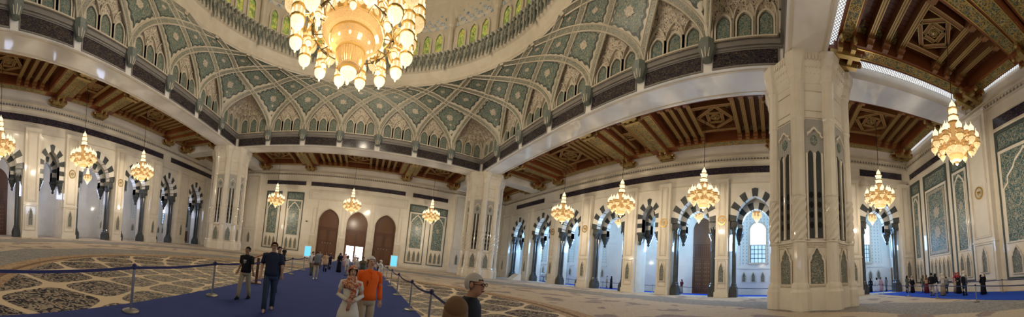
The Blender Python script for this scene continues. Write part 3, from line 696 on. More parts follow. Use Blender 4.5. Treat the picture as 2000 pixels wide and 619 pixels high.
# niches: windows below, tiers of small cells above
def niche_vault(k):
    corner=(k%6==5); mb=MB(); T=5; cells=([12,10,8,6,3] if corner else [7,6,5,4,2]); sub=5
    NSX=84 if corner else 56; NW=30
    def pt(s_,w_):
        u=k+.5+s_*(1-w_)/2; al=math.acos(1-w_/4); f=math.sin(al); q=S(u,f)
        ub=k+.5+s_*.5*(1-w_*.55); bx,by=back(min(max(ub,k+.001),k+.999))
        x=(w_-.16)/.84
        if x<=0: h=0
        else:
            tj=min(int(x*T),T-1); b=x*T-tj; n=cells[tj]; c=(s_+1)/2*n+(.5 if tj%2 else 0); a=(c-math.floor(c))*2-1
            h0=(tj/T)**.85*.9; h1=((tj+1)/T)**.85*.9; h=h0+(h1-h0)*(b**1.4*(.25+.75*abs(a)**1.5))-.05*(1-abs(a))*(1-b)
            if tj==T-1: h=h+(1-h)*max(0,(b-.6)/.4)
        edge=max(0,(abs(s_)-.93)/.07) if w_>.0 else 0
        h=max(h,edge*.98) if x>0 else h
        return (bx+(q.x-bx)*h,by+(q.y-by)*h,q.z)
    grid(mb,lambda p,q: pt(p*2-1,min(.999,q**1.3)),NSX,NW)
    vv=mb.build('niche_vault','muqarnas',dome)
    # side returns of the recess up to the ribs
    sd=MB()
    for sg in (-1,1): grid(sd,lambda p,q: (Vector(pt(sg*1.0,.0001+q*.5))*(1-p)+S(k+.5+sg*(1-q*.5)/2,math.sin(math.acos(1-max(q*.5,.0001)/4)))*p),2,10)
    sd.build('niche_reveal','plaster_cream',vv)
    segs=[]
    if corner:
        a=POST[k%24]; b=POST[(k+1)%24]; c=(17.9*(1 if a[0]+b[0]>0 else -1),17.9*(1 if a[1]+b[1]>0 else -1)); segs=[(a,c),(c,b)]
    else:
        p=back(k+.02); q=back(k+.98); segs=[(p,q)]
    for p,q in segs:
        p=Vector((*p,0)); q=Vector((*q,0)); al=(q-p).normalized(); nn=Vector((-al.y,al.x,0)); 
        if nn.dot(p)>0: nn=-nn
        L=(q-p).length; F=Fr(p,al,nn); nw=3; pitch=(L-.7)/nw
        for i in range(nw):
            c=.35+pitch*(i+.5); w2=pitch*.335
            m2=MB(F); P=arch(c,w2,19.25,19.95,5); m2.prism(P+[(c+w2,18.1),(c-w2,18.1)],.03,.06,2); Q=arch(c,w2-.07,19.25,19.86,5); m2.prism(Q+[(c+w2-.07,18.17),(c-w2+.07,18.17)],.06,.09,0)
            B=arch(c,w2+.13,19.25,20.12,5); m2.strip([(c-w2,18.05)]+P+[(c+w2,18.05)],[(c-w2-.13,18.05)]+B+[(c+w2+.13,18.05)],.0,.20,1)
            B1=arch(c,pitch*.46,19.5,20.75,5); B2=arch(c,pitch*.5,19.5,20.9,5); m2.strip(B1,B2,0,.30,1)
            m2.box(c-pitch*.5-.05,c-pitch*.5+.05,0,.3,18,19.5,1); m2.box(c+pitch*.5-.05,c+pitch*.5+.05,0,.3,18,19.5,1)
            m2.build('niche_window',['mosaic_dome','plaster_cream','tile_border'],vv)
for k in range(24): niche_vault(k)
# cornice, frieze, corbels
c=MB(); 
for (a0,a1,b0,b1) in ((-18.8,18.8,17.75,18.8),(-18.8,18.8,-18.8,-17.75)):
    c.box(a0,a1,b0,b1,17.45,17.9)
c.box(17.75,18.8,-17.75,17.75,17.45,17.9); c.box(-18.8,-17.75,-17.75,17.75,17.45,17.9)
for sgn in (-1,1):
    c.box(-17.9,17.9,min(sgn*17.85,sgn*18),max(sgn*17.85,sgn*18),17.30,17.45); c.box(min(sgn*17.85,sgn*18),max(sgn*17.85,sgn*18),-17.9,17.9,17.30,17.45)
    c.box(-17.6,17.6,min(sgn*17.55,sgn*17.65),max(sgn*17.55,sgn*17.65),17.82,17.92,1); c.box(min(sgn*17.55,sgn*17.65),max(sgn*17.55,sgn*17.65),-17.6,17.6,17.82,17.92,1)
cor=c.build('square_cornice',['cornice_grey','marble_trim'],dome)
for i,(x,y) in enumerate(POST):
    m=MB(); sx=-1 if x>17.9 else (1 if x<-17.9 else 0); sy=-1 if y>17.9 else (1 if y<-17.9 else 0)
    m.lathe(x+sx*.22,y+sy*.22,[(.08,16.62),(.30,16.68),(.28,16.78),(.40,16.95),(.50,17.2),(.62,17.42),(.64,17.55),(.56,17.64),(.62,17.95),(.45,18.05)],8,0,PI/8)
    for q in range(3):
        t=math.atan2(sy,sx)+(q-1)*.6; m.tube([(x+sx*.22+.30*math.cos(t),y+sy*.22+.30*math.sin(t),16.75),(x+sx*.22+.42*math.cos(t),y+sy*.22+.42*math.sin(t),17.1),(x+sx*.22+.50*math.cos(t),y+sy*.22+.50*math.sin(t),17.4)],.05,5,1)
    m.build('corbel',['teal_grey','plaster_cream'],dome)
    # inscription panel between this corbel and the next
    x2,y2=POST[(i+1)%24]
    def fr(a,b):
        p=Vector((*a,0)); q=Vector((*b,0)); al=(q-p).normalized(); n=Vector((-al.y,al.x,0)); n=-n if n.dot(p)>0 else n
        L=(q-p).length; F=Fr(p,al,n); b_=MB(F); b_.box(.42,L-.42,0,.05,16.15,17.22,0); frame_rect(b_,.34,L-.34,16.07,17.30,.08,0,.09,1); b_.build('frieze_inscription',['inscription_frieze','cornice_grey'],dome)
    if i%6==5:
        cpt=(18*(1 if x+x2>0 else -1),18*(1 if y+y2>0 else -1)); fr((x,y),cpt); fr(cpt,(x2,y2))
    else: fr((x,y),(x2,y2))
# ring of hanging muqarnas and drum windows
for g in range(16):
    t0=2*PI*g/16+.06; m=MB()
    for i in range(12):
        t=t0+2*PI/16*(i+.5)/12; big=(i==0)
        for row,(dr_,z,h,wd) in enumerate(((.55,25.55,1.0,.24),(.80,26.05,.75,.26),(1.0,26.5,.65,.28))):
            r=DRR-dr_+.1; cx,cy=RX+r*math.cos(t+row*.016),RY+r*math.sin(t+row*.016); q=1.5 if big and row==0 else 1
            m.lathe(cx,cy,[(.02,z-(.4 if q>1 else 0)),(.09*q,z+.06),(.05*q,z+.2),(wd*.45*q,z+.42),(wd*.35*q,z+.5),(wd*.66*q,z+h)],6,(i+row)%2)
    m.build('hanging_muqarnas',['teal_grey','pale_teal'],dome)
    # three windows and a shaft
    m=MB(); t=t0; cx,cy=RX+(DRR-.25)*math.cos(t),RY+(DRR-.25)*math.sin(t); m.lathe(cx,cy,[(.5,27.3),(.42,27.7),(.36,27.9),(.36,30.6),(.5,30.8),(.62,31.2),(.7,31.6)],10)
    m.build('drum_shaft','plaster_cream',dome)
    for i in range(3):
        t=t0+2*PI/16*(.24+.26*i); p=Vector((RX+DRR*math.cos(t),RY+DRR*math.sin(t),0)); F=Fr(p,(-math.sin(t),math.cos(t),0),(-math.cos(t),-math.sin(t),0))
        m=MB(F); P=arch(0,.42,29.5,30.3,5); m.prism(P+[(.42,28.0),(-.42,28.0)],.05,.1,0); B=arch(0,.62,29.5,30.62,5); m.strip([(-.42,27.5)]+P+[(.42,27.5)],[(-.62,27.5)]+B+[(.62,27.5)],0,.28,1)
        frame_rect(m,-.42,.42,27.5,28.0,.06,0,.2,1); m.box(-.36,.36,0,.12,27.56,27.94,2); B2=arch(0,.52,29.5,30.42,5); m.strip(P,B2,.1,.2,3); m.build('drum_window',['stained_glass','plaster_cream','muqarnas','teal_grey'],dome)
    # lace vault over the windows, between slender ribs
    t=t0+PI/16; m=MB()
    def ps(s_,z):
        tt=t+s_*PI/16*.84; r=DRR-.05-(0 if z<31.4 else (z-31.4)**1.6*.055)-.25*(1-abs(s_))*0; return (RX+r*math.cos(tt),RY+r*math.sin(tt),z)
    def lace(p,q):
        z=31.0+5.2*q; half=1.0*math.sqrt(max(0,1-q**2.0)); s_=(p*2-1)*half; x=ps(s_,z); d=.16*(math.sin(p*PI*9)*math.sin(q*PI*11)); return (x[0]-d*math.cos(t),x[1]-d*math.sin(t),x[2])
    grid(m,lace,40,40); m.build('lace_vault','dome_lace',dome)
    r_=MB()
    for sg in (-1,1): r_.tube([ps(sg*1.0*math.sqrt(max(0,1-(q/10)**2)),31.0+5.2*q/10) for q in range(11)],.14,6)
    r_.tube([ps(-1.19,31.2+.65*q) for q in range(12)],.22,6); r_.build('slender_rib','plaster_cream',dome)
# ================================================================ WOODEN CEILINGS
roof=MB()
BW=20.6
for (x0,x1,y0,y1) in ((-28.5,29.7,BW,30),(BW,29.7,-33,BW),(-28.5,-BW,-33,BW),(7,BW,-33,-BW)): roof.box(x0,x1,y0,y1,18.25,18.5)
ceil=roof.build('ceiling','wood_dark'); ceil['kind']='structure'; ceil['label']='carved brown wooden coffered ceiling with gilded green panels round the dome'; ceil['category']='ceiling'
ZB=16.95
def gilded(mb,x0,x1,y0,y1,z=ZB):
    """gilt panel with eight-pointed stars on the underside"""
    mb.box(x0,x1,y0,y1,z-.03,z,2)
    mb.box(x0-.06,x1+.06,y0-.06,y0,z-.05,z,3); mb.box(x0-.06,x1+.06,y1,y1+.06,z-.05,z,3); mb.box(x0-.06,x0,y0,y1,z-.05,z,3); mb.box(x1,x1+.06,y0,y1,z-.05,z,3)
    L=max(x1-x0,y1-y0); w_=min(x1-x0,y1-y0); n=max(1,int(L/(w_*1.25))); 
    for i in range(n):
        c=(i+.5)/n; cx,cy=((x0+(x1-x0)*c,(y0+y1)/2) if x1-x0>y1-y0 else ((x0+x1)/2,y0+(y1-y0)*c))
        vs=[(cx,cy,z-.075)]; 
        for k in range(16): r=w_*(.46 if k%2==0 else .27); vs.append((cx+r*math.cos(k*PI/8),cy+r*math.sin(k*PI/8),z-.05))
        for k in range(16): r=w_*(.36 if k%2==0 else .20); vs.append((cx+r*math.cos(k*PI/8),cy+r*math.sin(k*PI/8),z-.05))
        fs=[(1+k,1+(k+1)%16,17+(k+1)%16,17+k) for k in range(16)]; mb.add(vs,fs,3)
        vs=[(cx,cy,z-.07)]+[(cx+w_*.10*math.cos(k*PI/4),cy+w_*.10*math.sin(k*PI/4),z-.05) for k in range(8)]; mb.add(vs,[(0,1+k,1+(k+1)%8) for k in range(8)],3)
def bay(x0,x1,y0,y1,nj,d='y',S=None):
    """one coffered bay: joists run along d, star coffer in the middle"""
    m=MB(); bw=1.05
    for a in ((x0,x1,y0,y0+bw),(x0,x1,y1-bw,y1),(x0,x0+bw,y0+bw,y1-bw),(x1-bw,x1,y0+bw,y1-bw)): m.box(*a,ZB,18.2,0)
    g=.22
    gilded(m,x0+bw+.2,x1-bw-.2,y0+g,y0+bw-g); gilded(m,x0+bw+.2,x1-bw-.2,y1-bw+g,y1-g)
    gilded(m,x0+g,x0+bw-g,y0+bw+.2,y1-bw-.2); gilded(m,x1-bw+g,x1-g,y0+bw+.2,y1-bw-.2)
    fr=m.build('coffer_frame',['wood','wood_dark','gilded_panel','gold'],ceil)
    X0,X1,Y0,Y1=x0+bw,x1-bw,y0+bw,y1-bw; pl=MB(); pl.box(X0,X1,Y0,Y1,17.95,18.1,0)
    # leaf shaped gilt ends of the boards
    pl.build('boards','plank_y' if d=='y' else 'plank_x',fr)
    cx,cy=(x0+x1)/2,(y0+y1)/2; S=S or min(X1-X0,Y1-Y0)*.62; h=S/2
    def joist(p,z0=17.35,w_=.17,par=fr):
        j=MB(); a,b=(Y0,Y1) if d=='y' else (X0,X1)
        def bb(u0,u1,v0,v1,z0,z1,mm):
            if d=='y': j.box(u0,u1,v0,v1,z0,z1,mm)
            else: j.box(v0,v1,u0,u1,z0,z1,mm)
        bb(p-w_,p+w_,a,b,z0,17.95,0)
        for s_ in (-1,1): q=p+s_*(w_-.02); bb(q-.035,q+.035,a+.15,b-.15,z0-.04,z0,1)
        bb(p-.05,p+.05,a+.5,b-.5,z0-.02,z0,1)
        for e,o_ in ((a,1),(b,-1)):
            e1,e2=sorted((e,e+o_*.55)); bb(p-w_-.06,p+w_+.06,e1,e2,z0-.22,z0+.1,0); e1,e2=sorted((e,e+o_*.30)); bb(p-w_-.02,p+w_+.02,e1,e2,z0-.42,z0-.2,0)
        j.build('joist',['joist_wood','old_gold'],par)
    c0=cx if d=='y' else cy; A,B=(X0,X1) if d=='y' else (Y0,Y1)
    for s_ in (-1,1):
        joist(c0+s_*h)
        room=(B-c0)-h; 
        for k in range(nj): joist(c0+s_*(h+room*(k+1)/(nj+1)))
    st=MB()
    def bar(p,q,z0,z1,w_,mm=0):
        p,q=Vector((*p,0)),Vector((*q,0)); al=(q-p).normalized(); n=Vector((-al.y,al.x,0)); b_=Fr(p,al,n); T=st.T; st.T=b_; L=(q-p).length
        st.box(-w_*.4,L+w_*.4,-w_,w_,z0,z1,mm); 
        for s2 in (-1,1): st.box(0,L,s2*w_-.03,s2*w_+.03,z0-.03,z0,1)
        st.T=T
    hh=h*.93
    if d=='y': 
        for s_ in (-1,1): bar((cx-h,cy+s_*hh),(cx+h,cy+s_*hh),17.4,17.9,.14)
    else:
        for s_ in (-1,1): bar((cx+s_*hh,cy-h),(cx+s_*hh,cy+h),17.4,17.9,.14)
    r=hh*.92; Q=[(cx+r*math.cos(t*PI/2+.18),cy+r*math.sin(t*PI/2+.18)) for t in range(4)]
    for i in range(4): bar(Q[i],Q[(i+1)%4],17.5,17.9,.13)
    r=hh*.52; Q=[(cx+r*math.cos(t*PI/2+PI/4+.05),cy+r*math.sin(t*PI/2+PI/4+.05)) for t in range(4)]
    for i in range(4): bar(Q[i],Q[(i+1)%4],17.55,17.9,.12)
    r=hh*.25; Q=[(cx+r*math.cos(t*PI/2+.0),cy+r*math.sin(t*PI/2+.0)) for t in range(4)]
    for i in range(4): bar(Q[i],Q[(i+1)%4],17.6,17.9,.09)
    st.lathe(cx,cy,[(.02,17.45),(.12,17.5),(.2,17.7),(.24,17.9)],8,1)
    for q in range(8): t=q*PI/4+.2; st.box(cx+hh*.8*math.cos(t)-.14,cx+hh*.8*math.cos(t)+.14,cy+hh*.8*math.sin(t)-.14,cy+hh*.8*math.sin(t)+.14,17.9,17.94,2)
    st.build('star_coffer',['joist_wood','old_gold','gilded_panel'],fr)
    # pale leaf ornaments at the board ends
    lf=MB(); 
    for p in [c0+s_*(h+((B-c0)-h)*(k+.5)/(nj+1)) for s_ in (-1,1) for k in range(nj+1)]:
        for e,o_ in (((Y0 if d=='y' else X0),1),((Y1 if d=='y' else X1),-1)):
            pts=[(-.32,0),(.32,0),(.30,.35),(.12,.5),(.06,.8),(0,.95),(-.06,.8),(-.12,.5),(-.30,.35)]
            vs=[((p+a,e+o_*b,17.93) if d=='y' else (e+o_*b,p+a,17.93)) for a,b in pts]; lf.add(vs,[tuple(range(9))],0)
    lf.build('leaf_ornament','gilded_panel',fr)
def bracket(x,y,s=1.,par=None):
    m=MB()
    for dx in (-.42,.42):
        for k,(l,z0,z1) in enumerate(((1.25,16.35,16.6),(1.0,16.05,16.35),(.75,16.6,16.95))): m.box(x+dx*s-.15,x+dx*s+.15,y-l*s,y+l*s,z0,z1,k%2)
        for e in (-1,1): m.lathe(x+dx*s,y+e*1.25*s,[(.04,16.2),(.13,16.3),(.15,16.5),(.08,16.7)],6,1)
    for dy in (-.42,.42):
        for k,(l,z0,z1) in enumerate(((1.25,16.42,16.66),(.95,16.14,16.42),(.7,16.66,16.95))): m.box(x-l*s,x+l*s,y+dy*s-.15,y+dy*s+.15,z0,z1,k%2)
        for e in (-1,1): m.lathe(x+e*1.25*s,y+dy*s,[(.04,16.25),(.13,16.35),(.15,16.55),(.08,16.75)],6,1)
    m.build('bracket',['wood','old_gold'],ceil)
def cross_beam(x0,x1,y0,y1):
    m=MB(); m.box(x0,x1,y0,y1,16.6,18.2,0)
    if x1-x0<y1-y0: gilded(m,x0+.16,x1-.16,y0+1,y1-1,16.6)
    else: gilded(m,x0+1,x1-1,y0+.16,y1-.16,16.6)
    m.build('ceiling_beam',['wood','wood_dark','gilded_panel','gold'],ceil)
BO=BW+.25
def side_bays(axis,inner,outer,cuts,kinds):
    a=min(inner,outer); b=max(inner,outer)
    for (s0,s1),k in zip(cuts,kinds):
        if axis=='x': bay(s0,s1,a,b,k,'y')
        else: bay(a,b,s0,s1,k,'x')
    for (p0,p1),(q0,q1) in zip(cuts[:-1],cuts[1:]):
        if q0-p1<.2: continue
        if axis=='x': cross_beam(p1,q0,a,b); bracket((p1+q0)/2,a+.3 if outer<inner else b-.2,.75); bracket((p1+q0)/2,b-.3 if outer<inner else a+.3,.75)
        else: cross_beam(a,b,p1,q0); bracket(b-.2 if outer>inner else a+.2,(p1+q0)/2,.75); bracket(a+.3 if outer>inner else b-.3,(p1+q0)/2,.75)
side_bays('x',BO,29.6,[(-18.1,-9.3),(-8.3,8.0),(9.1,18.1)],[0,4,0])
side_bays('y',BO,29.3,[(-18.1,-5.4),(-4.4,-.2),(.8,12.7),(13.7,18.1)],[3,0,3,0])
side_bays('y',-BO,-28.1,[(-18.1,-5.7),(-4.7,.2),(1.2,13.0),(14,18.1)],[3,0,3,0])
bay(BO,29.3,BO,29.6,2,'y'); bay(-28.1,-BO,BO,29.6,2,'y'); bay(BO,29.3,-32.7,-BO,2,'x'); bay(11.3,17.8,-32.85,-21.25,2,'x',2.9)
cross_beam(10.2,11.2,-32.8,-21.2)
bay(6.2,10.1,-32.85,-21.25,0,'x')
for x,y in ((21.2,21.2),(21.2,29),(28.6,21.2),(28.7,28.9),(-21.2,21.2),(-27.6,21.2),(-21.2,29),(21.2,-21.2),(28.6,-21.2),(28.6,-32),(21.2,-32),(17.3,-21.8),(17.0,-32.2),(10.7,-32.2),(10.7,-21.8),
            (-17.6,29),(17.6,29),(28.6,17.7),(28.6,-17.7),(-27.6,17.7),(-27.6,-17.7),(-17.6,21.4),(17.6,21.4),(21.4,17.7),(21.4,-17.7),(-21.4,17.7)): bracket(x,y)
# lit screens in the gap between wooden ceiling and stone
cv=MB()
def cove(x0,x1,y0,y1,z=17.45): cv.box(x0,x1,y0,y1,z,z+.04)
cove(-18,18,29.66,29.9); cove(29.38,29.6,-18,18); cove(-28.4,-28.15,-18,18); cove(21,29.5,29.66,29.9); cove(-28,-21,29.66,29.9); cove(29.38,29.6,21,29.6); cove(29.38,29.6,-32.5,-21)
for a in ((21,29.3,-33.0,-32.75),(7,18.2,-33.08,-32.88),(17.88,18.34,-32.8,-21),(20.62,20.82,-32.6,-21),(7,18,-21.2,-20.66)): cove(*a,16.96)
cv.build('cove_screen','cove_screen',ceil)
# ================================================================ CHANDELIERS
def lobed(mb,x,y,prof,m,seg=10,z=0): mb.lathe(x,y,prof,seg,m,0,z)
def lantern_proto(small=False):
    root=empty('crystal_chandelier')
    if not small:
        c=MB(); c.box(-.02,.02,-.02,.02,4.3,9.92,0); c.build('cable','cable_black',root)
        m=MB(); lobed(m,0,0,[(.02,4.35),(.05,4.2),(.16,4.05),(.22,3.9),(.20,3.72),(.30,3.68)],0); lobed(m,0,0,[(.36,3.66),(.36,3.60)],1)
        lobed(m,0,0,[(.27,3.60),(.27,3.2)],0); lobed(m,0,0,[(.36,3.2),(.36,3.12)],1); lobed(m,0,0,[(.31,3.12),(.33,2.75)],0); lobed(m,0,0,[(.42,2.75),(.44,2.64)],1)
        lobed(m,0,0,[(.38,2.64),(.42,1.9),(.5,1.5)],2); m.build('crown',['crystal_white','crown_trim','crystal_amber'],root)
        m=MB(); lobed(m,0,0,[(.5,1.5),(.78,1.42),(.80,1.30),(.70,1.15),(.55,1.05)],2,16); lobed(m,0,0,[(.62,1.05),(.64,.95),(.52,.72),(.42,.66)],0,16); lobed(m,0,0,[(.46,.66),(.46,.56),(.30,.34),(.12,.24),(.10,.12),(.02,0)],2,14); m.build('bowl',['crystal_bright','crown_trim','crystal_amber'],root)
        def unit(r,t,z,s=1.,top=True):
            m=MB(); x,y=r*math.cos(t),r*math.sin(t)
            P=lambda L:[(a*s,z+b*s) for a,b in L]
            lobed(m,x,y,P([(.015,-.16),(.04,-.1),(.06,0),(.16,.08),(.25,.24),(.27,.36)]),0,9); lobed(m,x,y,P([(.31,.36),(.31,.43)]),1,9); lobed(m,x,y,P([(.24,.43),(.24,.72)]),2,9); lobed(m,x,y,P([(.28,.72),(.28,.78)]),1,9)
            if top: lobed(m,x,y,P([(.20,.78),(.19,1.02),(.22,1.05),(.19,1.2),(.10,1.34),(.03,1.42),(.012,1.62)]),3,9)
            m.build('lantern',['crystal_bright','crown_trim','crystal_amber','crystal_white'],root)
            b=MB(); b.tube([(x*.94,y*.94,z+.55*s),(x*.7,y*.7,z+.7*s),(.3*math.cos(t),.3*math.sin(t),z+.5*s)],.03,5); b.build('arm','crown_trim',root)
        for k in range(10): unit(1.30,k*PI/5+.2,.98,.80)
        for k in range(8): unit(.82,k*PI/4+.59,1.42,.70)
        for k in range(7): unit(.92,k*2*PI/7+.35,.58,.66,False)
    else:
        c=MB(); c.box(-.015,.015,-.015,.015,2.4,5.2,0); c.build('cable','cable_black',root)
        m=MB(); lobed(m,0,0,[(.02,2.45),(.08,2.3),(.15,2.2),(.15,2.0),(.22,1.95),(.22,1.6),(.32,1.55),(.55,1.45)],3); lobed(m,0,0,[(.60,1.45),(.60,1.38)],1); lobed(m,0,0,[(.46,1.38),(.50,.95)],2); lobed(m,0,0,[(.56,.95),(.54,.88)],1)
        lobed(m,0,0,[(.40,.88),(.42,.6),(.30,.5)],0); lobed(m,0,0,[(.24,.5),(.2,.3),(.08,.15),(.02,0)],3); m.build('lantern_body',['crystal_bright','crown_trim','crystal_amber','crystal_white'],root)
        for k in range(8):
            t=k*PI/4; m=MB(); lobed(m,.52*math.cos(t),.52*math.sin(t),[(.01,.72),(.10,.85),(.11,1.1),(.05,1.25)],0,6); m.build('lantern',['crystal_bright'],root)
    return root
chp=lantern_proto(); lnp=lantern_proto(True)
CH=[(-13.2,25,8.0,'leftmost crystal chandelier before the far door wall, left of the doors'),(-.3,25,8.0,'crystal chandelier hanging in front of the middle arched door'),(12.8,25,8.0,'crystal chandelier before the mosaic panels right of the doors'),
(-24,-12.6,8.0,'crystal chandelier at the very left edge over the left arcade'),(-24,-3.4,8.0,'second crystal chandelier from the left along the left arcade'),(-24,5.2,8.0,'crystal chandelier over the left arcade nearest the leftmost pillar'),
(25,7.2,8.2,'crystal chandelier of the right arcade nearest the middle pillar'),(25,-1.8,8.2,'crystal chandelier of the right arcade, middle one of three left of the huge pillar'),(25,-10.8,8.2,'crystal chandelier of the right arcade before the studded arched door'),
(25,-27.2,8.25,'crystal chandelier before the striped arch just right of the huge pillar'),(13.9,-27.5,8.3,'large crystal chandelier before the green mosaic panel wall at right')]
def aim(x,y,u=None): return x,y
for i,(x,y,z,lb) in enumerate(CH):
    o=chp if i==0 else copy_tree(chp); o.location=(x,y,z); o.rotation_euler=(0,0,i*.37); tag(o,lb,'chandelier','crystal chandeliers hanging in the aisles')
    lamp('chandelier_light','POINT',(x,y,z-.28),560,WARM,shadow_soft_size=.12)
LN=[(33,-7.97,8.9,'small lantern in the right corridor before the studded door'),(33,3.9,8.9,'small lantern in the right corridor partly behind a striped arch'),(33,-15.15,8.7,'small lantern before the wide lattice window left of the huge pillar'),(33,-29.5,8.6,'small lantern in the corridor under the big chandelier right of the huge pillar'),(-31.5,1.4,7.9,'small lantern hanging in the left corridor arches'),(-31.5,-12.3,7.6,'small lantern at the very left edge, below the big chandelier')]
for i,(x,y,z,lb) in enumerate(LN):
    o=lnp if i==0 else copy_tree(lnp); o.name='hanging_lantern'; o.location=(x,y,z); tag(o,lb,'lantern','small lanterns hanging in the corridors')
# ---- the great chandelier under the dome
def great():
    root=empty('great_chandelier'); tag(root,'enormous golden crystal chandelier hanging under the dome','chandelier')
    def tower(r,t,z,s,n=3,bowl='crystal_white'):
        x,y=r*math.cos(t),r*math.sin(t); m=MB(); P=lambda L,zz:[(a*s,z+(b+zz)*s) for a,b in L]
        lobed(m,x,y,P([(.04,-.32),(.10,-.22),(.07,-.10),(.20,0),(.42,.18),(.56,.45),(.58,.70)],0),0,12); lobed(m,x,y,P([(.64,.70),(.66,.84)],0),1,12)
        for k in range(n):
            w_=.50-.07*k; zz=.84+k*.95
            lobed(m,x,y,P([(w_,0),(w_*.96,.72)],zz),2,10); lobed(m,x,y,P([(w_*1.18,.72),(w_*1.2,.86),(w_*.8,.95)],zz),1,10)
            for q in range(8): a=q*PI/4; lobed(m,x+w_*s*1.02*math.cos(a),y+w_*s*1.02*math.sin(a),P([(.06,.12),(.08,.3),(.05,.62)],zz),3,5)
        zz=.84+n*.95; w_=.5-.07*n; lobed(m,x,y,P([(w_*.9,0),(w_*.95,.25),(w_*.6,.55),(.08,.8),(.03,1.1)],zz),2,10)
        m.build('lantern_tower',[bowl,'gold','crystal_bright','crystal_white'],root)
        b=MB(); b.tube([(x,y,z+1.2*s),(x*.82,y*.82,z+1.5*s),(2.7*math.cos(t),2.7*math.sin(t),16.9)],.06,6); b.build('arm','gold',root)
    for k in range(14): tower(3.75,2*PI*(k+.2)/14,15.15,.76,2)
    for k in range(14): tower(4.15,2*PI*(k+.7)/14,16.9,.84,2,'crystal_bright')
    for k in range(7): tower(3.9,2*PI*(k+.45)/7,19.0,.9,2,'crystal_bright')
    for k in range(10): tower(1.95,2*PI*(k+.3)/10,17.0,.5,2)
    for k in range(8): tower(2.9,2*PI*(k+.1)/8,15.4,.34,1)
    m=MB(); lobed(m,0,0,[(.05,12.95),(.12,13.05),(.10,13.2),(.30,13.35),(.52,13.6),(.56,13.85)],0,20); lobed(m,0,0,[(.62,13.85),(.60,13.98)],1,20)
    lobed(m,0,0,[(.40,13.98),(.72,14.05),(.88,14.35),(.96,14.8),(.94,15.0)],2,32); lobed(m,0,0,[(1.0,15.0),(1.02,15.10)],1,32)
    lobed(m,0,0,[(.92,15.1),(1.2,15.22),(1.42,15.5),(1.5,15.85)],2,32); lobed(m,0,0,[(1.55,15.85),(1.57,15.93)],1,32); lobed(m,0,0,[(1.5,15.93),(1.8,16.0),(2.0,16.34)],2,32)
    m.build('bowl',['crystal_white','gold','crystal_amber'],root,smooth=False)
    f=MB()
    for k in range(40):
        t=2*PI*k/40; f.tube([(.78*math.cos(t),.78*math.sin(t),14.10),(.91*math.cos(t),.91*math.sin(t),14.4),(.98*math.cos(t),.98*math.sin(t),14.95)],.035,4)
    f.build('fluting','crown_trim',root)
    for k in range(12): t=2*PI*k/12; b=MB(); lobed(b,1.36*math.cos(t),1.36*math.sin(t),[(.01,15.28),(.07,15.33),(.09,15.42),(.05,15.5)],0,7); b.build('bulb','crystal_white',root)
    # pierced drum: alternating discs and triangles of light
    d=MB()
    for k in range(24):
        t=2*PI*k/24; F=Fr((2.02*math.cos(t),2.02*math.sin(t),0),(-math.sin(t),math.cos(t),0),(math.cos(t),math.sin(t),0)); d.T=F
        if k%2: d.prism([(.2*math.cos(q*PI/6),16.75+.2*math.sin(q*PI/6)) for q in range(12)],.06,.1,0)
        else: d.prism([(-.22,16.5),(.22,16.5),(0,17.0)],.06,.1,0)
        d.box(-.27,.27,0,.06,16.34,17.15,1)
    d.T=W0; d.build('pierced_drum',['crystal_bright','crown_trim'],root)
    c=MB(); lobed(c,0,0,[(1.9,17.15),(1.7,18.2)],0,24); lobed(c,0,0,[(2.2,18.2),(2.25,18.4)],1,24); lobed(c,0,0,[(1.5,18.4),(1.35,20.6)],0,20); lobed(c,0,0,[(1.8,20.6),(1.85,20.8)],1,20); lobed(c,0,0,[(1.1,20.8),(.9,23.2)],0,16); lobed(c,0,0,[(1.2,23.2),(1.2,23.4),(.7,24.6),(.2,25.6),(.05,26.5)],1,16); c.build('core',['crystal_amber','gold'],root)
    for k in range(16):
        t=2*PI*k/16; b=MB(); lobed(b,1.72*math.cos(t),1.72*math.sin(t),[(.02,17.2),(.2,17.35),(.22,17.6),(.1,17.8)],0,7); b.build('bulb','crystal_white',root); b=MB(); lobed(b,2.35*math.cos(t+.2),2.35*math.sin(t+.2),[(.02,16.5),(.17,16.6),(.19,16.8),(.08,16.95)],0,7); b.build('bulb','crystal_white',root)
    r=MB(); n=48
    for k in range(n):
        t0,t1=2*PI*k/n,2*PI*(k+1)/n; thick=.10 if k%6<2 else .04
        r.tube([(2.68*math.cos(t0),2.68*math.sin(t0),16.35),(2.68*math.cos(t1),2.68*math.sin(t1),16.35)],thick,6)
    for k in range(12): t=2*PI*k/12; r.tube([(2.0*math.cos(t),2.0*math.sin(t),16.35),(2.68*math.cos(t),2.68*math.sin(t),16.35)],.03,5)
    r.build('service_ring','brass_dark',root)
    for (R_,z) in ((3.7,17.6),(4.1,19.6)):
        q=MB(); A=[(R_*math.cos(2*PI*k/48),R_*math.sin(2*PI*k/48),z) for k in range(49)]; q.tube(A,.08,6); q.build('carrier_ring','gold',root)
    c=MB(); c.tube([(0,0,26.4),(0,0,43)],.1,6); c.build('cable','cable_black',root)
great()
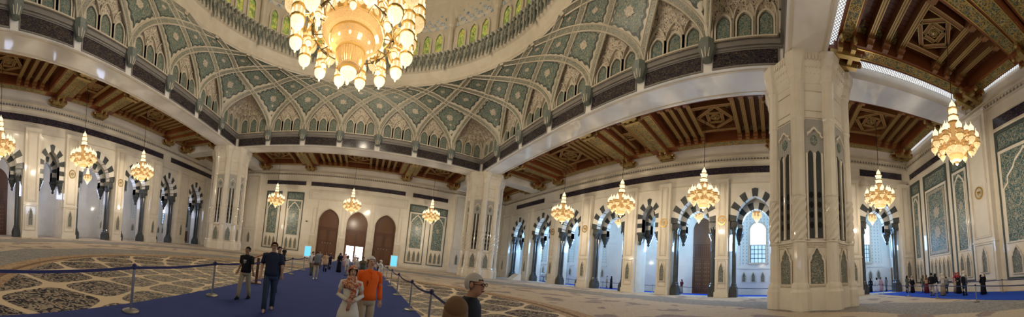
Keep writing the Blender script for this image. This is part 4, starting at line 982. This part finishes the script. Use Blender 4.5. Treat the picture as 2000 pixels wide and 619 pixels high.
# ================================================================ RUNNERS, BARRIERS, SCREENS
floral('scarf_rust',(.32,.05,.02),(.50,.22,.08),(.60,.36,.14),(.62,.50,.34),9,.03,.8)
floral('print_pink',(.5,.32,.32),(.6,.5,.45),(.4,.2,.2),(.65,.55,.5),16,.03,.8)
r=MB(); r.box(-1.95,4.25,-20.2,29.0,.0,.014); tag(r.build('carpet_runner','runner_blue'),'wide dark blue carpet runner leading to the far arched doors','carpet')
r=MB(); r.box(7.2,29.2,-32.3,-28.1,.0,.018); tag(r.build('carpet_runner','runner_bright'),'bright blue carpet runner below the green mosaic panel wall','carpet')
def stanchion():
    o=empty('barrier_post')
    MB().lathe(0,0,[(.17,0),(.17,.02),(.13,.04),(.04,.055),(.03,.06)],20).build('base','base_iron',o)
    MB().lathe(0,0,[(.028,.05),(.028,.86)],12).build('pole','steel',o,smooth=False)
    m=MB(); m.lathe(0,0,[(.036,.86),(.036,.96),(.02,.98)],12); m.box(-.045,.045,-.02,.02,.875,.945); m.build('belt_head','belt_blue',o); return o
stp=stanchion(); first=[True]
def post(x,y,label,group=None):
    o=stp if first[0] else copy_tree(stp); first[0]=False; o.location=(x,y,.021); tag(o,label,'barrier post',group); return o
def belt(p,q,label,sag=.05,z=.915,hh=.028,group=None):
    p,q=Vector((*p,0)),Vector((*q,0)); al=(q-p).normalized(); n=Vector((-al.y,al.x,0)); L=(q-p).length; F=Fr(p,al,n); m=MB(F); K=12
    A=[(.05+(L-.10)*k/K, z-hh-sag*4*(k/K)*(1-k/K)) for k in range(K+1)]; B=[(a,b+2*hh) for a,b in A]; m.strip(A,B,-.004,.004); o=m.build('barrier_belt','belt_blue'); tag(o,label,'barrier belt',group)
G1,G2='posts along the left edge of the blue runner','posts along the right edge of the blue runner'
left=[(-1.5,-16.9),(-1.47,-14.0),(-1.4,-11.2),(-1.45,-6.0),(-1.5,-2.9),(-1.6,.6),(-1.7,4.6),(-1.75,9.5),(-1.75,15)]
LL=['nearest barrier post beside the left edge of the frame','tall silver barrier post nearest in view on left edge of runner','silver barrier post on left runner edge just before the boy in black','silver barrier post beside the wooden lectern behind the tall man','barrier post on left runner edge left of the far screen','barrier post on left runner edge below the blue lit screen','small barrier post at the far left runner edge by the crowd','farther small barrier post at the left runner edge, hidden by the crowd','farthest barrier post on the left runner edge']
for p,l in zip(left,LL): post(*p,l,G1)
for i in range(len(left)-1): belt(left[i],left[i+1],'navy belt %s, left of the runner'%['from the frame edge to the nearest post','between the nearest post and the one by the boy','from the post by the boy past the wooden lectern','beside the tall man and the lectern','left of the screen','below the lit screen','by the crowd','at the far end'][i],.03 if i<2 else .06,group='belts on the left of the runner')
right=[(4.05,-15.0),(4.07,-11.4),(4.05,-9.1),(4.05,-6.0),(4.1,-2.9),(4.15,.4),(4.2,4),(4.2,9),(4.2,15)]
RL=['barrier post hidden behind the man in black with glasses','nearest barrier post right of the runner beside the foreground head','second barrier post right of the runner, left of the foreground head','third barrier post right of the runner from the viewer','fourth barrier post right of the runner','fifth small barrier post right of the runner near the lit screen','sixth small barrier post right of the runner by the woman in white','seventh small barrier post right of the runner','farthest barrier post right of the runner']
for p,l in zip(right,RL): post(*p,l,G2)
for i in range(len(right)-1): belt(right[i],right[i+1],'dark belt right of the runner, %s counted from the viewer'%['first span','second span','third span','fourth span','fifth span','sixth span','seventh span','last span'][i],.07,group='belts on the right of the runner')
dr_=[(8.6,-26.4),(12.9,-27.2),(17.6,-27.9),(22.2,-28.2),(28.2,-28.4)]
DL=['leaning silver barrier post at the right edge of the photo','silver barrier post before the woman in beige long skirt','silver barrier post before the man in dark shirt and beige trousers','silver barrier post near the end of the mosaic wall runner','silver barrier post beside the striped arch column']
for p,l in zip(dr_,DL): post(*p,l,'posts in front of the mosaic wall runner')
for i in range(4): belt(dr_[i],dr_[i+1],['blue belt ending at the right edge of the photo','blue belt before the standing group of visitors','blue belt before the women in dark dresses','blue belt before the striped arch column'][i],.03,group='belts in front of the mosaic wall runner')
db=[(8.8,-31.9),(11.6,-31.9),(15.0,-31.9),(19.5,-31.9),(24.5,-31.9)]
for i,p in enumerate(db): post(*p,['rear barrier post by the wall at the photo edge','rear barrier post before the arched niche pilaster','rear barrier post behind the woman in a cream headscarf','rear barrier post behind the visitors before the wide mosaic','rear barrier post by the narrow corner mosaic'][i],'rear posts by the mosaic wall')
for i in range(4): belt(db[i],db[i+1],['rear belt by the wall at the photo edge','rear belt before the arched niche pilaster','rear belt behind the group of visitors','rear belt by the corner mosaic'][i],.03,group='rear belts by the mosaic wall')
cp=[(32.62,y) for y in (-30.4,-26,-17.6,-13.0,-9.5,-6.2,-2.2,1.6,5.8,9.2,12.8,16.2,19.8,23)]
for i,p in enumerate(cp): post(*p,'barrier post in right corridor, %s'%['in the arch right of the huge pillar','behind the huge pillar','at the left side of the wide lattice window arch','beside the black column of the lattice window arch','right of the studded brown door','left of the studded brown door','in the narrow striped arch','left of the narrow arch','by the couple in the wide arch','left of the couple','in the third wide arch from the middle pillar','beyond the third arch','in the second arch from the middle pillar','near the bright end doorway'][i],'posts in the right corridor')
for i in range(len(cp)-1):
    if i==1: continue
    belt(cp[i],cp[i+1],'navy belt in the right corridor, span %s'%['in the arch right of the huge pillar','','before the lattice window','beside the studded door','before the studded door','left of the studded door','in the narrow striped arch','right of the couple','before the couple','left of the couple','in the third arch','beyond the third arch','in the second arch'][i],.04,group='belts in the right corridor')
def screen(x,y,label):
    o=empty('info_screen'); tag(o,label,'screen','glowing blue screens by the far doors')
    m=MB(); m.box(-.62,.62,-.12,.12,0,2.05,0); m.box(-.7,.7,-.25,.25,0,.08,0); m.build('cabinet','marble_white',o)
    m=MB(); m.box(-.52,.52,-.15,-.12,.2,1.95,0); m.build('display','screen_blue',o); o.location=(x,y,0)
screen(-7.1,27,'bright blue lit screen left of the leftmost arched door'); screen(7.7,27,'bright blue lit screen right of the rightmost arched door')
def podium():
    o=empty('wooden_lectern'); m=MB(); m.box(-.28,.28,-.2,.2,0,.04); m.build('foot','wood_dark',o)
    m=MB(); m.box(-.05,.05,-.05,.05,.04,1.02); m.build('column','wood_dark',o)
    m=MB(); m.add([(-.26,-.2,.98),(.26,-.2,.98),(.26,.2,1.18),(-.26,.2,1.18),(-.26,-.2,1.02),(.26,-.2,1.02),(.26,.2,1.22),(-.26,.2,1.22)],[(0,1,2,3),(4,5,6,7),(0,1,5,4),(1,2,6,5),(2,3,7,6),(3,0,4,7)]); m.build('reading_board','wood',o)
    o.location=(-1.55,-7.8,.016); o.rotation_euler=(0,0,-1.1); tag(o,'dark wooden lectern stand between the boy and the tall man','lectern')
podium()
m=MB(); m.prism([(-.9,0),(.9,0),(.9,1.0),(.5,1.05)],-.8,.8); o=m.build('ramp','marble_white'); o.location=(26.5,19.5,.0); tag(o,'small white sloped stand at the foot of the middle pillar','stand')
# ================================================================ PEOPLE
SK={}
def col(name,c,r=.8):
    if name not in M: simple(name,c,r,spec=.15)
    return name
for n_,c_ in dict(skin=(.50,.30,.21),skin_tan=(.36,.20,.13),skin_dark=(.16,.09,.06),hair_black=(.012,.010,.009),hair_brown=(.12,.065,.03),hair_grey=(.40,.37,.33),hair_white=(.62,.60,.56),cloth_black=(.012,.012,.015),navy=(.02,.025,.05),jeans=(.03,.045,.075),khaki=(.33,.27,.18),beige=(.46,.38,.27),cream=(.62,.57,.47),white_cloth=(.72,.71,.69),orange=(.78,.13,.015),olive=(.10,.11,.07),grey=(.22,.22,.23),brown=(.16,.09,.05),red=(.42,.04,.06),maroon=(.14,.02,.03),tan=(.52,.33,.20),teal=(.10,.20,.22),pink=(.6,.35,.36),sand=(.50,.42,.30),yellow_hair=(.13,.075,.035)).items(): col(n_,c_)
def ring_loft(mb,rows,seg=16,m=0):
    k=len(mb.v); 
    for (cx,cy,z,rx,ry) in rows:
        for i in range(seg): t=2*PI*i/seg; mb.v.append((cx+rx*math.cos(t),cy+ry*math.sin(t),z))
    for j in range(len(rows)-1):
        for i in range(seg): q=(i+1)%seg; mb.f.append((k+j*seg+i,k+j*seg+q,k+(j+1)*seg+q,k+(j+1)*seg+i)); mb.m.append(m)
    mb.f.append(tuple(range(k+seg-1,k-1,-1))); mb.m.append(m); e=k+(len(rows)-1)*seg; mb.f.append(tuple(range(e,e+seg))); mb.m.append(m)
def cap(mb,c,r,keep,m=0,nu=20,nv=14):
    k=len(mb.v); c=Vector(c)
    for j in range(nv+1):
        for i in range(nu):
            ph=PI*j/nv; t=2*PI*i/nu; mb.v.append((c.x+r[0]*math.sin(ph)*math.cos(t),c.y+r[1]*math.sin(ph)*math.sin(t),c.z+r[2]*math.cos(ph)))
    for j in range(nv):
        for i in range(nu):
            ph=PI*(j+.5)/nv; t=2*PI*(i+.5)/nu; d=(math.sin(ph)*math.cos(t),math.sin(ph)*math.sin(t),math.cos(ph))
            if keep(*d): q=(i+1)%nu; mb.f.append((k+j*nu+i,k+j*nu+q,k+(j+1)*nu+q,k+(j+1)*nu+i)); mb.m.append(m)
def person(x,y,h,face,label,top='cloth_black',bottom='navy',kind='trousers',skin='skin',hair='hair_black',scarf=None,sleeve='short',pose='stand',group=None,fem=False,shoes='cloth_black',detail=False,turn=0,extra=None,z=.018,bald=False,barefoot=False,stoop=0):
    s=h/1.75; root=empty('person'); rnd=random.Random(label)
    st={'walk':.16,'stand':.02,'hold':.03,'clasp':.02,'phone':.02}[pose]
    sh=.175 if fem else .20
    V=[];E=[];R=[]
    def v(p,r,par=None):
        V.append(p); R.append(r)
        if par is not None: E.append((par,len(V)-1))
        return len(V)-1
    hy=.03+stoop*.09; hz=-stoop*.03
    pel=v((0,0,.96),.12); sp=v((0,0,1.12),.11,pel); ch=v((0,stoop*.03,1.32),.12,sp); nb=v((0,stoop*.05,1.46),.06,ch); nk=v((0,.005+stoop*.07,1.52),.052,nb)
    h1=v((0,hy+.005,1.585+hz),.066,nk); h2=v((0,hy-.01,1.655+hz),.086,h1); h3=v((0,hy-.012,1.715+hz),.070,h2)
    no=v((0,hy+.088,1.635+hz),.014,h2)
    arms={}
    for sg in (-1,1):
        a=v((sg*sh,0,1.415),.052,ch)
        if pose=='walk': el=(sg*(sh+.05),-.06*sg*1.2,1.14); wr=(sg*(sh+.06),.09*(1 if sg>0 else -.3),.91)
        elif pose in('stand',): el=(sg*(sh+.06),-.03,1.14); wr=(sg*(sh+.05),.05,.90)
        elif pose=='clasp': el=(sg*(sh+.07),-.02,1.15); wr=(sg*.07,.20,1.08)
        elif pose=='hold': el=(sg*(sh+.03),.10,1.17); wr=(sg*.10,.28,1.33)
        else: 
            if sg>0: el=(sh+.05,.12,1.22); wr=(.12,.28,1.50)
            else: el=(-sh-.05,-.02,1.14); wr=(-sh-.04,.06,.90)
        e_=v(el,.042,a); w1=v(wr,.028,e_); d=(Vector(wr)-Vector(el)).normalized(); pm=v(tuple(Vector(wr)+d*.055),.027,w1); arms[sg]=(Vector((sg*sh,0,1.415)),Vector(el),Vector(wr))
        sd=d.cross(Vector((0,1,0))); sd=sd.normalized() if sd.length>.1 else Vector((1,0,0)); fw=d.cross(sd).normalized()
        P0=Vector(wr)+d*.075
        for q,(o_,l_) in enumerate(((-.033,.062),(-.011,.075),(.011,.070),(.032,.055))):
            a1=v(tuple(P0+sd*o_),.0095,pm); a2=v(tuple(P0+sd*o_*1.15+d*l_*.55+fw*.006),.0085,a1); v(tuple(P0+sd*o_*1.1+d*l_*.95+fw*.024),.0075,a2)
        tb=v(tuple(Vector(wr)+d*.035+sd*(-.04)+fw*.01),.011,w1); v(tuple(Vector(wr)+d*.075+sd*(-.055)+fw*.028),.0085,tb)
    legs={}
    for sg in (-1,1):
        k=sg*st; hp=(sg*.085,0,.90); kn=(sg*.095,.02+k*.7,.50); an=(sg*.095,-.02+k*1.3,.085); 
        a=v(hp,.085,pel); b=v(kn,.055,a); c=v(an,.036,b); d=v((sg*.10,an[1]+.09,.035),.032,c); v((sg*.105,an[1]+.165,.025),.022,d); legs[sg]=(Vector(hp),Vector(kn),Vector(an))
    me=bpy.data.meshes.new('body'); me.from_pydata([tuple(Vector(p)*s) for p in V],E,[]); me.update()
    ob=bpy.data.objects.new('body',me); sc.collection.objects.link(ob); ob.parent=root; me.materials.append(M[skin])
    sk=ob.modifiers.new('skin','SKIN'); sk.use_smooth_shade=True
    for i,r_ in enumerate(R): me.skin_vertices[0].data[i].radius=(r_*s,r_*s)
    me.skin_vertices[0].data[0].use_root=True
    ss=ob.modifiers.new('sub','SUBSURF'); ss.levels=1; ss.render_levels=2 if detail else 1
    def fin(mb,name,mat,par=root):
        mb.v=[(a*s,b*s,c*s) for a,b,c in mb.v]; o=mb.build(name,mat,None,smooth=True); o.parent=par; return o
    ww=.84 if fem else 1
    if kind=='robe' :
        g=MB(); ring_loft(g,[(0,.01,.035,.27,.22),(0,.01,.3,.23,.19),(0,0,.7,.20,.16),(0,0,.95,.19,.15),(0,0,1.12,.165*ww,.13),(0,.01,1.32,.205*ww,.14),(0,0,1.42,.20*ww,.11),(0,0,1.485,.10,.08),(0,.0,1.51,.065,.062)],20)
        for sg in (-1,1): A,B,C=arms[sg]; g.tube([A+Vector((-sg*.05,0,.0)),A,(A+B)/2,B,(B+C)/2,C],[.07,.07,.068,.065,.07,.072],10)
        fin(g,'robe',top)
    else:
        hem={'skirt':.94,'long':.62}.get(kind,.90)
        g=MB(); rows=[(0,0,hem,.185*ww+.0,.145),(0,0,1.02,.175*ww,.135),(0,0,1.12,.168*ww,.128),(0,stoop*.03,1.30,.205*ww,.140),(0,stoop*.04,1.40,.205*ww,.115),(0,stoop*.05,1.455,.14*ww,.085),(0,stoop*.06,1.50,.066,.064)]
        if kind=='long': rows[0]=(0,0,.60,.25,.20); rows.insert(1,(0,0,.8,.22,.175))
        ring_loft(g,rows,20)
        for sg in (-1,1):
            A,B,C=arms[sg]; 
            if sleeve=='short': g.tube([A+Vector((-sg*.06,0,0)),A,A.lerp(B,.5),A.lerp(B,.8)],[.07,.068,.064,.062],10)
            else: g.tube([A+Vector((-sg*.06,0,0)),A,A.lerp(B,.5),B,B.lerp(C,.5),B.lerp(C,.97)],[.07,.068,.062,.056,.050,.046],10)
        fin(g,'shirt' if kind!='long' else 'coat',top)
        g=MB()
        if kind=='skirt': ring_loft(g,[(0,0,.05,.24,.2),(0,0,.5,.21,.17),(0,0,.85,.18,.15),(0,0,.97,.155,.12)],20)
        else:
            ring_loft(g,[(0,0,.80,.165,.125),(0,0,.92,.17,.128),(0,0,.99,.155,.118)],20)
            for sg in (-1,1):
                A,B,C=legs[sg]; low=.45 if kind=='shorts' else 1.0
                g.tube([A+Vector((0,0,.03)),A.lerp(B,.5),B]+([B.lerp(C,.5),C+Vector((0,0,-.02))] if low==1 else []),[.10,.088,.072]+([.066,.062] if low==1 else []),12)
        fin(g,'skirt' if kind=='skirt' else 'trousers',bottom)
    if not barefoot:
        for sg in (-1,1):
            C=legs[sg][2]; g=MB(); ring_loft(g,[(C.x,C.y+.05,.0,.045,.13),(C.x,C.y+.05,.03,.048,.135),(C.x,C.y+.03,.07,.042,.10),(C.x,C.y-.005,.11,.038,.05)],12); fin(g,'shoe',shoes)
    hc=(0,hy-.022,1.672+hz)
    if scarf:
        g=MB(); cap(g,(0,hy-.02,1.655+hz),(.112,.128,.135),lambda a,b,c: not(b>.52 and -.75<c<.42))
        ring_loft(g,[(0,.0,1.30,.19,.15),(0,.01,1.40,.17,.13),(0,.015,1.48,.115,.11),(0,.01,1.56,.10,.10)],18)
        if detail: g.tube([(-.05,.14,1.42),(-.04,.16,1.28),(.0,.17,1.12),(.02,.17,.95),(.04,.16,.86)],[.05,.045,.035,.035,.03],8); g.tube([(-.09,.12,1.40),(-.07,.15,1.26),(-.06,.16,1.15)],[.05,.045,.03],8); g.tube([(-.17,.02,1.40),(-.10,.12,1.36),(.02,.16,1.34),(.13,.10,1.40),(.17,.0,1.42)],[.05,.06,.065,.06,.05],8)
        fin(g,'headscarf',scarf)
    elif hair:
        g=MB()
        if fem: cap(g,hc,(.104,.115,.110),lambda a,b,c: (c>.25) or (b<.15 and c>-.9)); ring_loft(g,[(0,hy-.06,1.47,.085,.05),(0,hy-.07,1.52,.108,.07),(0,hy-.06,1.60,.110,.078),(0,hy-.04,1.67,.102,.08)],12)
        elif bald: cap(g,(0,hy-.032,1.664+hz),(.092,.098,.098),lambda a,b,c: (c>.5 and b<.45) or (b<.12 and c>-.5))
        else: cap(g,(0,hy-.034,1.668+hz),(.093,.100,.104),lambda a,b,c: (c>.30 and b<.70+.3*c) or (b<.12 and c>-.55))
        fin(g,'hair',hair)
    if detail:
        for sg in (-1,1):
            g=MB(); cap(g,(sg*.031,hy+.066,1.662+hz),(.013,.009,.007),lambda a,b,c:True,0,8,6); fin(g,'eye','hair_black')
            g=MB(); g.tube([(sg*.018,hy+.076,1.681+hz),(sg*.046,hy+.068,1.681+hz)],.004,5); fin(g,'eyebrow',hair or 'hair_brown')
        g=MB(); g.tube([(-.024,hy+.073,1.598+hz),(0,hy+.081,1.597+hz),(.024,hy+.073,1.598+hz)],.006,6); fin(g,'lips','maroon')
        if not scarf:
            for sg in (-1,1): g=MB(); cap(g,(sg*.088,hy-.012,1.652+hz),(.012,.020,.031),lambda a,b,c:True,0,8,6); fin(g,'ear',skin)
        if extra=='glasses':
            g=MB()
            for sg in (-1,1):
                A=[(sg*.033+.024*math.cos(q*PI/6),hy+.088,1.662+hz+.017*math.sin(q*PI/6)) for q in range(13)]; g.tube(A,.003,5); g.tube([(sg*.057,hy+.086,1.664+hz),(sg*.09,hy-.01,1.664+hz)],.003,5)
            fin(g,'glasses','hair_black')
        if extra=='print':
            g=MB(); 
            for q in range(4): g.box(-.05+.027*q,-.03+.027*q,.135,.142,1.295,1.325)
            g.tube([(-.05,.142,1.25),(0,.146,1.275),(.05,.142,1.26),(.02,.144,1.235),(-.04,.142,1.225),(.03,.142,1.20)],.008,5); fin(g,'shirt_print','white_cloth')
        if extra=='badge':
            g=MB(); g.box(.06,.10,.128,.14,1.315,1.34); fin(g,'badge','old_gold')
        if extra=='polo':
            g=MB(); g.tube([(-.07,.05,1.475),(0,.10,1.44),(.07,.05,1.475)],.018,6); g.tube([(0,.128,1.43),(0,.142,1.3)],.008,5); fin(g,'collar','orange'); g=MB(); g.tube([(.07,.142,1.29),(.085,.142,1.23)],.007,5); g.tube([(.06,.144,1.26),(.08,.142,1.18)],.005,5); fin(g,'embroidery','cloth_black')
        if extra=='belt': 
            pass
    root.location=(x,y,z); root.rotation_euler=(0,0,face-PI/2)
    return tag(root,label,'person',group)
def toc(x,y,d=0): return math.atan2(CAM.y-y,CAM.x-x)+d
def P(x,y,h,label,d=0,away=False,**k):
    f=toc(x,y,d)+(PI if away else 0); return person(x,y,h,f,label,**k)
P(-.66,-10.75,1.47,'boy in black printed T-shirt and khaki trousers walking at the runner edge',-.5,top='cloth_black',bottom='khaki',pose='walk',detail=True,extra='print',skin='skin_tan')
P(.33,-11.42,1.68,'tall man with glasses in navy T-shirt and dark jeans walking barefoot',0,top='navy',bottom='jeans',pose='walk',detail=True,extra='glasses',hair='hair_brown',barefoot=True,bald=True)
P(-.42,-8.75,1.56,'dark-haired person in black hidden behind the tall man',.4,top='cloth_black',bottom='cloth_black',skin='skin_tan',pose='walk')
P(2.27,-12.98,1.40,'woman in cream coat with rust patterned headscarf and clasped hands',.1,kind='long',top='cream',bottom='cream',scarf='scarf_rust',sleeve='long',pose='clasp',fem=True,detail=True)
P(2.56,-12.62,1.60,'white-haired man in bright orange shirt and beige trousers',.35,top='orange',bottom='beige',hair='hair_white',pose='stand',detail=True,extra='polo',sleeve='long',bald=False)
P(3.34,-15.1,1.58,'grey-haired man with glasses in black shirt looking down',1.05,top='cloth_black',bottom='cloth_black',hair='hair_grey',skin='skin_tan',detail=True,extra='glasses',stoop=1,sleeve='short')
P(3.05,-15.65,1.39,'foreground person with light brown bobbed hair seen from behind',0,True,top='brown',bottom='navy',hair='yellow_hair',fem=True,detail=True)
G='visitors walking on the blue runner'
P(.02,-3.6,1.46,'person in brown top with backpack on chest and beige trousers',0,top='brown',bottom='beige',shoes='white_cloth',pose='walk',hair='hair_black',skin='skin_tan',group=G)
P(-.55,-1.9,1.44,'person in dark clothes with white sleeves behind the beige trousers',.3,top='white_cloth',bottom='olive',pose='walk',group=G)
P(-1.2,4.6,1.5,'figure in grey at the left of the far crowd',0,top='grey',bottom='grey',group=G)
P(-.28,1.9,1.46,'visitor in tan and white print dress with dark leggings',.2,kind='long',top='tan',bottom='navy',fem=True,hair='hair_brown',group=G)
P(-.27,4.3,1.50,'man in navy holding something up near the doors',.3,top='navy',bottom='navy',pose='hold',group=G)
P(.35,6.9,1.5,'person in dark navy behind the man holding something up',0,True,top='navy',bottom='navy',hair='hair_brown',pose='phone',group=G)
P(.67,2.8,1.46,'woman in long black abaya alone before the bright doorway',.5,kind='robe',top='cloth_black',scarf='cloth_black',fem=True,pose='clasp',group=G)
P(.45,13,1.45,'distant visitor in pink robe against the bright doorway',0,kind='robe',top='pink',scarf='pink',group=G)
P(1.40,.6,1.42,'visitor seen from behind in white top with dark shoulder bag',0,True,top='white_cloth',bottom='cream',hair='hair_brown',fem=True,group=G)
P(1.55,14,1.45,'distant visitor in pink print beside the doorway light',0,top='print_pink',bottom='print_pink',kind='robe',group=G)
P(2.10,-.2,1.38,'visitor in cream behind the woman in the rust headscarf',0,top='cream',bottom='grey',hair='hair_black',group=G)
P(2.46,-1.2,1.46,'photographer in olive camouflage top raising a camera',0,top='olive',bottom='olive',pose='hold',skin='skin_tan',group=G)
P(2.9,2.2,1.42,'visitor in dark top between photographer and orange shirt',0,True,top='olive',bottom='grey',group=G)
P(3.75,3.0,1.38,'visitor in black beside the woman in white',0,top='cloth_black',bottom='cloth_black',group=G)
P(3.60,-.6,1.36,'woman in white robe and headscarf raising a phone by the right posts',-.9,kind='robe',top='white_cloth',scarf='cream',pose='phone',fem=True,group=G)
P(3.35,9.5,1.4,'distant visitor in white near the rightmost door',0,top='white_cloth',bottom='cloth_black',group=G)
P(-4.6,5.4,1.45,'dark-dressed person standing beyond the left barrier',.6,top='cloth_black',bottom='grey')
G='visitors in the right corridor'
for i,(x,y,h,t,b,k,l) in enumerate(((33.5,21.1,1.7,'white_cloth','white_cloth','robe','figure in white, leftmost of the corridor group'),(33.5,20.2,1.75,'cream','beige','trousers','figure in cream in the corridor group'),(33.4,19.2,1.75,'grey','grey','trousers','figure in grey in the corridor group'),(33.3,18.4,1.75,'navy','navy','trousers','figure in navy, rightmost of the corridor group'),
  (33.5,5.75,1.8,'sand','sand','trousers','man in beige of the couple in the arch'),(33.5,4.95,1.8,'cloth_black','cloth_black','robe','person in long black robe of the couple in the arch'),(33.5,-5.8,1.8,'maroon','beige','skirt','woman in dark red top left of the studded door'))):
    P(x,y,h,l+' down the right arcade',.4*i,i%2==0,top=t,bottom=b,kind=k,fem=k!='trousers',scarf=t if k=='robe' else None,group=G,z=.02)
for i,(x,y,h,t,b,k,l) in enumerate(((33.4,-29.0,1.75,'cloth_black','cloth_black','robe','person in black robe in the arch right of the huge pillar'),(33.2,-29.75,1.8,'white_cloth','white_cloth','robe','person in pale robe in the arch right of the pillar'),(33.5,-30.45,1.8,'pink','white_cloth','robe','taller person in pinkish white robe in that arch'),(33.3,-31.1,1.8,'grey','teal','trousers','person in grey top by the small corridor door'))):
    P(x,y,h,l,.3*i,i!=2,top=t,bottom=b,kind=k,fem=True,hair='hair_black',group=G,z=.02)
G='visitors standing below the mosaic wall'
DP=[(26.6,-30.5,1.8,'olive','cloth_black','long',None,'long-haired woman in black coat left of the mosaic wall group'),(25.9,-30.7,1.75,'cloth_black','sand','robe','sand','woman in black dress and beige headscarf beside the corner mosaic'),
(24.6,-31.2,1.75,'olive','grey','trousers','olive','person in olive headscarf before the wide mosaic'),(23.2,-30.7,1.75,'tan','maroon','skirt','brown','woman in brown headscarf and dark skirt'),(20.1,-29.2,1.85,'cloth_black','beige','trousers',None,'man in black shirt and beige trousers seen from behind'),
(22.0,-30.9,1.8,'cloth_black','white_cloth','skirt',None,'person in black and white half hidden behind the beige skirt'),(18.9,-29.4,1.78,'cream','khaki','skirt','cream','woman in cream top, cream headscarf and long tan skirt'),(20.4,-30.9,1.45,'grey','navy','trousers',None,'child in grey top beside the tan skirt'),
(20.0,-31.6,1.75,'pink','beige','skirt','red','woman in pink patterned headscarf and beige skirt'),(18.9,-31.0,1.75,'cloth_black','cloth_black','robe','red','woman in black dress and red headscarf'),(16.8,-29.8,1.82,'grey','jeans','trousers','cream','person in cream scarf and grey jacket with a backpack'),
(15.6,-30.5,1.72,'cloth_black','cloth_black','robe','cream','woman in long black dress and cream headscarf standing alone at right')]
for i,(x,y,h,t,b,k,scf,l) in enumerate(DP):
    P(x,y,h,l,(i*1.3)%1.6-.8,i not in (1,8,9),top=t,bottom=b,kind=k,scarf=scf,fem=scf is not None or k!='trousers',sleeve='long',pose='clasp' if i%3==0 else 'stand',group=G,z=.02)
def backpack(x,y,z,rz,label,mat):
    m=MB(); ring_loft(m,[(0,0,0,.14,.08),(0,0,.05,.16,.10),(0,0,.3,.16,.10),(0,0,.42,.13,.08),(0,0,.47,.06,.04)],14); m.box(-.1,.1,.08,.13,.04,.24)
    o=m.build('backpack',mat,smooth=False); o.location=(x,y,z); o.rotation_euler=(0,0,rz); tag(o,label,'backpack')
backpack(.10,-3.93,.92,.2,'grey-brown backpack worn on the chest above beige trousers','grey')
backpack(16.55,-29.50,.98,.5,'black backpack on the back of the person in grey jacket','cloth_black')
